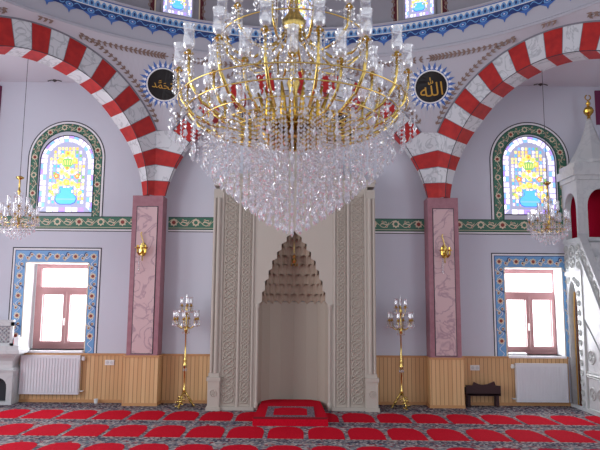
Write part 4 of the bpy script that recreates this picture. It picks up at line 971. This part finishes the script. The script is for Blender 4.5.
# crystal curtain: strands hang from the hoops; the lowest ends make an inverted cone
rings = [(0.845, 34, 0.90), (0.775, 32, 0.875), (0.70, 32, 0.82), (0.62, 34, 0.775), (0.555, 36, 0.755), (0.50, 36, 0.745), (0.445, 34, 0.735), (0.39, 30, 0.73), (0.335, 28, 0.725), (0.28, 24, 0.72), (0.225, 19, 0.72), (0.17, 14, 0.715), (0.115, 9, 0.71), (0.06, 5, 0.70), (0.0, 1, 0.70)]
rnd = random.Random(11); single = 0; rest = MB()
for ri, (r, n, za) in enumerate(rings):
    for j in range(n):
        a = 2*pi*(j + 0.5*(ri % 2))/n; zb = 0.86*r**1.35 + rnd.uniform(-0.008, 0.014); x, y = r*cos(a), r*sin(a)
        if single < 98 and x > 0.03 and 4 <= ri:
            mm = MB(); strand(mm, 0, 0, za-zb, 0, 0.0125, a); mm.build('crystal_strand', crys, CH, loc=(x, y, zb)); single += 1
        else: strand(rest, x, y, za, zb, 0.0125, a)
m = rest.build('crystal_curtain', crys, CH); m['kind'] = 'stuff'
# swags of beads from cup to cup
for (n, r, zc, ph) in ((16, 0.80, 1.13, 11.25), (12, 0.52, 1.49, 15)):
    e = MB(); b = 2*pi/n; k = int(26*r)
    for j in range(k+1):
        t = j/k; q = 0.11*r*4*t*(1-t); p = Vector((r, 0, zc)).lerp(Vector((r*cos(b), r*sin(b), zc)), t); e.bead((p.x, p.y, p.z - q), 0.009, 0.012, n=4, rot=j)
    o = e.build('bead_swag', crys, CH); o.rotation_euler = (0, 0, radians(ph))
    for i in range(1, n): c = o.copy(); COL.objects.link(c); c.parent = CH; c.rotation_euler = (0, 0, radians(ph) + b*i)
for (r, n, z, L) in ((0.10, 10, 1.50, 0.22), (0.20, 14, 1.42, 0.20), (0.06, 6, 2.05, 0.30), (0.30, 16, 1.26, 0.16), (0.42, 18, 1.27, 0.14), (0.15, 10, 1.85, 0.25), (0.46, 16, 0.80, 0.0)):
    if L == 0.0: continue
    e = MB(); drops(e, 0.0, 1, 0.0, L, 0.0115); o = e.build('crystal_pendant', crys, CH, loc=(r, 0, z))
    for i in range(1, n): c = o.copy(); COL.objects.link(c); c.parent = CH; c.location = (r*cos(2*pi*i/n), r*sin(2*pi*i/n), z)

# ------------------------------------------------------------------ small chandeliers in the aisles
def small_chandelier(loc, label, rot):
    t = thing('small_chandelier', label, 'chandelier', loc, rot)
    m = MB(); m.lathe([(0.0, 0.22), (0.03, 0.24), (0.045, 0.29), (0.02, 0.33), (0.016, 0.38), (0.03, 0.42), (0.036, 0.47), (0.014, 0.52), (0.013, 0.70), (0.03, 0.74), (0.014, 0.78), (0.012, 0.92), (0.055, 0.945), (0.06, 0.965), (0.012, 0.985), (0, 0.99)], (0, 0, 0), 12); m.build('stem', gold, t, True)
    m = MB(); m.tube([(0, 0, 0.98), (0, 0, CZ - loc[2])], 0.004, 5); m.build('wire', dark_line, t)
    for row, (n, r, zc, ph) in enumerate(((8, 0.275, 0.36, 0.2), (4, 0.13, 0.50, 0.5))):
        a = MB(); a.tube([(0.02, 0, zc-0.06), (r*0.45, 0, zc-0.15), (r*0.85, 0, zc-0.11), (r, 0, zc)], 0.0055, 6); arm = a.build('arm', gold, t, True)
        bobeche_mesh(0.024).build('bobeche', gold_d, arm, True, loc=(r, 0, zc))
        shade_mesh(0.038, 0.15).build('glass_shade', shade_g, arm, True, loc=(r, 0, zc+0.02))
        d = MB(); drops(d, 0.030, 7, zc-0.01, 0.08, 0.012); dd = d.build('crystal_drops', crys, arm, loc=(r, 0, 0))
        arm.rotation_euler = (0, 0, ph)
        for i in range(1, n): c = clone(arm, t); c.rotation_euler = (0, 0, ph + 2*pi*i/n)
    for r, n, za, zb in ((0.25, 24, 0.30, 0.14), (0.19, 20, 0.25, 0.10), (0.13, 14, 0.24, 0.06), (0.07, 8, 0.24, 0.02), (0.055, 8, 0.74, 0.64), (0.10, 9, 0.56, 0.44)):
        e = MB(); strand(e, 0, 0, za, zb, 0.0135, 0.3); o = e.build('crystal_strand', crys, t, loc=(r, 0, 0))
        for j in range(1, n): c = o.copy(); COL.objects.link(c); c.parent = t; c.location = (r*cos(2*pi*j/n), r*sin(2*pi*j/n), 0); c.rotation_euler = (0, 0, j)
    m = MB(); m.tube([(0.22*cos(2*pi*j/32), 0.22*sin(2*pi*j/32), 0.25) for j in range(32)], 0.006, 5, closed=True); m.build('hoop', gold, t)
    return t
small_chandelier((-4.15, -0.95, 2.52), 'small gold and crystal chandelier on a thin wire, hanging above the preacher seat', 0.1)
small_chandelier((3.77, -0.95, 2.50), 'small gold and crystal chandelier on a thin wire, hanging beside the pulpit canopy', 0.4)

# ------------------------------------------------------------------ standing candelabra
def floor_lamp(loc, label, rot):
    t = thing('floor_lamp', label, 'floor lamp', loc, rot)
    m = MB(); m.lathe([(0.0, 0.20), (0.03, 0.21), (0.022, 0.28), (0.012, 0.32), (0.012, 0.60), (0.03, 0.62), (0.034, 0.66), (0.014, 0.69), (0.03, 0.72), (0.012, 0.76), (0.011, 1.14), (0.03, 1.17), (0.04, 1.22), (0.014, 1.28), (0.012, 1.48), (0.03, 1.52), (0.012, 1.56), (0.012, 1.60), (0, 1.60)], (0, 0, 0), 12); m.build('pole', gold, t, True)
    leg = MB(); leg.tube([(0.02, 0, 0.25), (0.06, 0, 0.17), (0.12, 0, 0.07), (0.15, 0, 0.012), (0.175, 0, 0.022)], [0.012, 0.014, 0.012, 0.010, 0.007], 6)
    leg.bead((0.10, 0, 0.10), 0.03, 0.04, n=6)
    for q in range(5): leg.tube([(0.05 + 0.02*q, 0.0, 0.17 - 0.03*q), (0.07 + 0.02*q, 0.05*(1 if q % 2 else -1), 0.17 - 0.035*q), (0.06 + 0.025*q, 0.07*(1 if q % 2 else -1), 0.13 - 0.02*q)], [0.012, 0.011, 0.006], 5)
    l0 = leg.build('leg', gold, t, True)
    for i in range(1, 3): c = l0.copy(); COL.objects.link(c); c.parent = t; c.rotation_euler = (0, 0, 2*pi*i/3)
    for (n, r, zc, ph) in ((6, 0.19, 1.36, 0.3), (3, 0.085, 1.57, 0.6)):
        a = MB(); a.tube([(0.01, 0, zc-0.10), (r*0.4, 0, zc-0.14), (r*0.85, 0, zc-0.09), (r, 0, zc)], 0.007, 6); arm = a.build('arm', gold, t, True)
        bobeche_mesh(0.036).build('bobeche', gold_d, arm, True, loc=(r, 0, zc))
        shade_mesh(0.034, 0.125).build('glass_shade', shade_g, arm, True, loc=(r, 0, zc+0.022))
        d = MB(); drops(d, 0.033, 7, zc-0.012, 0.07, 0.012); d.build('crystal_drops', crys, arm, loc=(r, 0, 0))
        arm.rotation_euler = (0, 0, ph)
        for i in range(1, n): c = clone(arm, t); c.rotation_euler = (0, 0, ph + 2*pi*i/n)
    m = MB(); m.lathe([(0, 0), (0.016, 0.02), (0.012, 0.06), (0.02, 0.09), (0.006, 0.16), (0, 0.19)], (0, 0, 1.59), 10); m.build('crystal_finial', crys, t)
    for r_, n_, z_ in ((0.03, 5, 0.64), (0.05, 6, 1.22)):
        for j in range(n_): m = MB(); drops(m, 0.0, 1, 0.0, 0.05, 0.011); m.build('crystal_pendant', crys, t, loc=(r_*cos(2*pi*j/n_), r_*sin(2*pi*j/n_), z_))
    return t
floor_lamp((-1.74, -0.12, 0.004), 'tall gold candelabra standing between the mihrab and the preacher seat side pier', 0.2)
floor_lamp((1.68, -0.12, 0.004), 'tall gold candelabra standing between the mihrab and the pulpit side pier', 0.9)

# ------------------------------------------------------------------ ceiling hooks, painted strips at the far ends of the wall
for x, lab in ((-4.21, 'small dark ornamental hook at the ceiling edge above the window by the preacher seat'), (4.22, 'small dark ornamental hook at the ceiling edge above the window by the pulpit')):
    m = MB(); m.tube([(-0.12, 0, -0.02), (-0.05, 0, 0.0), (0, 0, -0.03), (0.05, 0, 0.0), (0.12, 0, -0.025)], 0.010, 5); m.lathe([(0, 0), (0.03, 0.01), (0.035, 0.03), (0, 0.03)], (0, 0, -0.03), 10)
    tag(m.build('ceiling_hook', mat('dark_hook', (70, 66, 66), 0.5) if 'dark_hook' not in MATS else MATS['dark_hook'], loc=(x, 0.20, CZ)), lab, 'hook')
for x0, x1 in ((-5.5, -5.17), (5.2, 5.5)):
    m = MB(); m.box(x0, x1, WY-0.03, WY, 4.75, 5.36); struct(m.build('trim_%d' % tn, mat('plum_paint', (112, 40, 78), 0.6) if 'plum_paint' not in MATS else MATS['plum_paint']), 'plum painted strip high on the wall end', 'painted strip'); tn += 1

# pairs of a kind
GROUPS = {'radiator': 'white wall radiators', 'wall_socket': 'wall sockets', 'wall_sconce': 'gold wall sconces', 'small_chandelier': 'small aisle chandeliers', 'floor_lamp': 'standing candelabra', 'calligraphy_medallion': 'calligraphy medallions', 'ceiling_hook': 'ceiling hooks'}
for o in list(S.objects):
    k = o.name.split('.')[0]
    if o.parent is None and k in GROUPS: o['group'] = GROUPS[k]
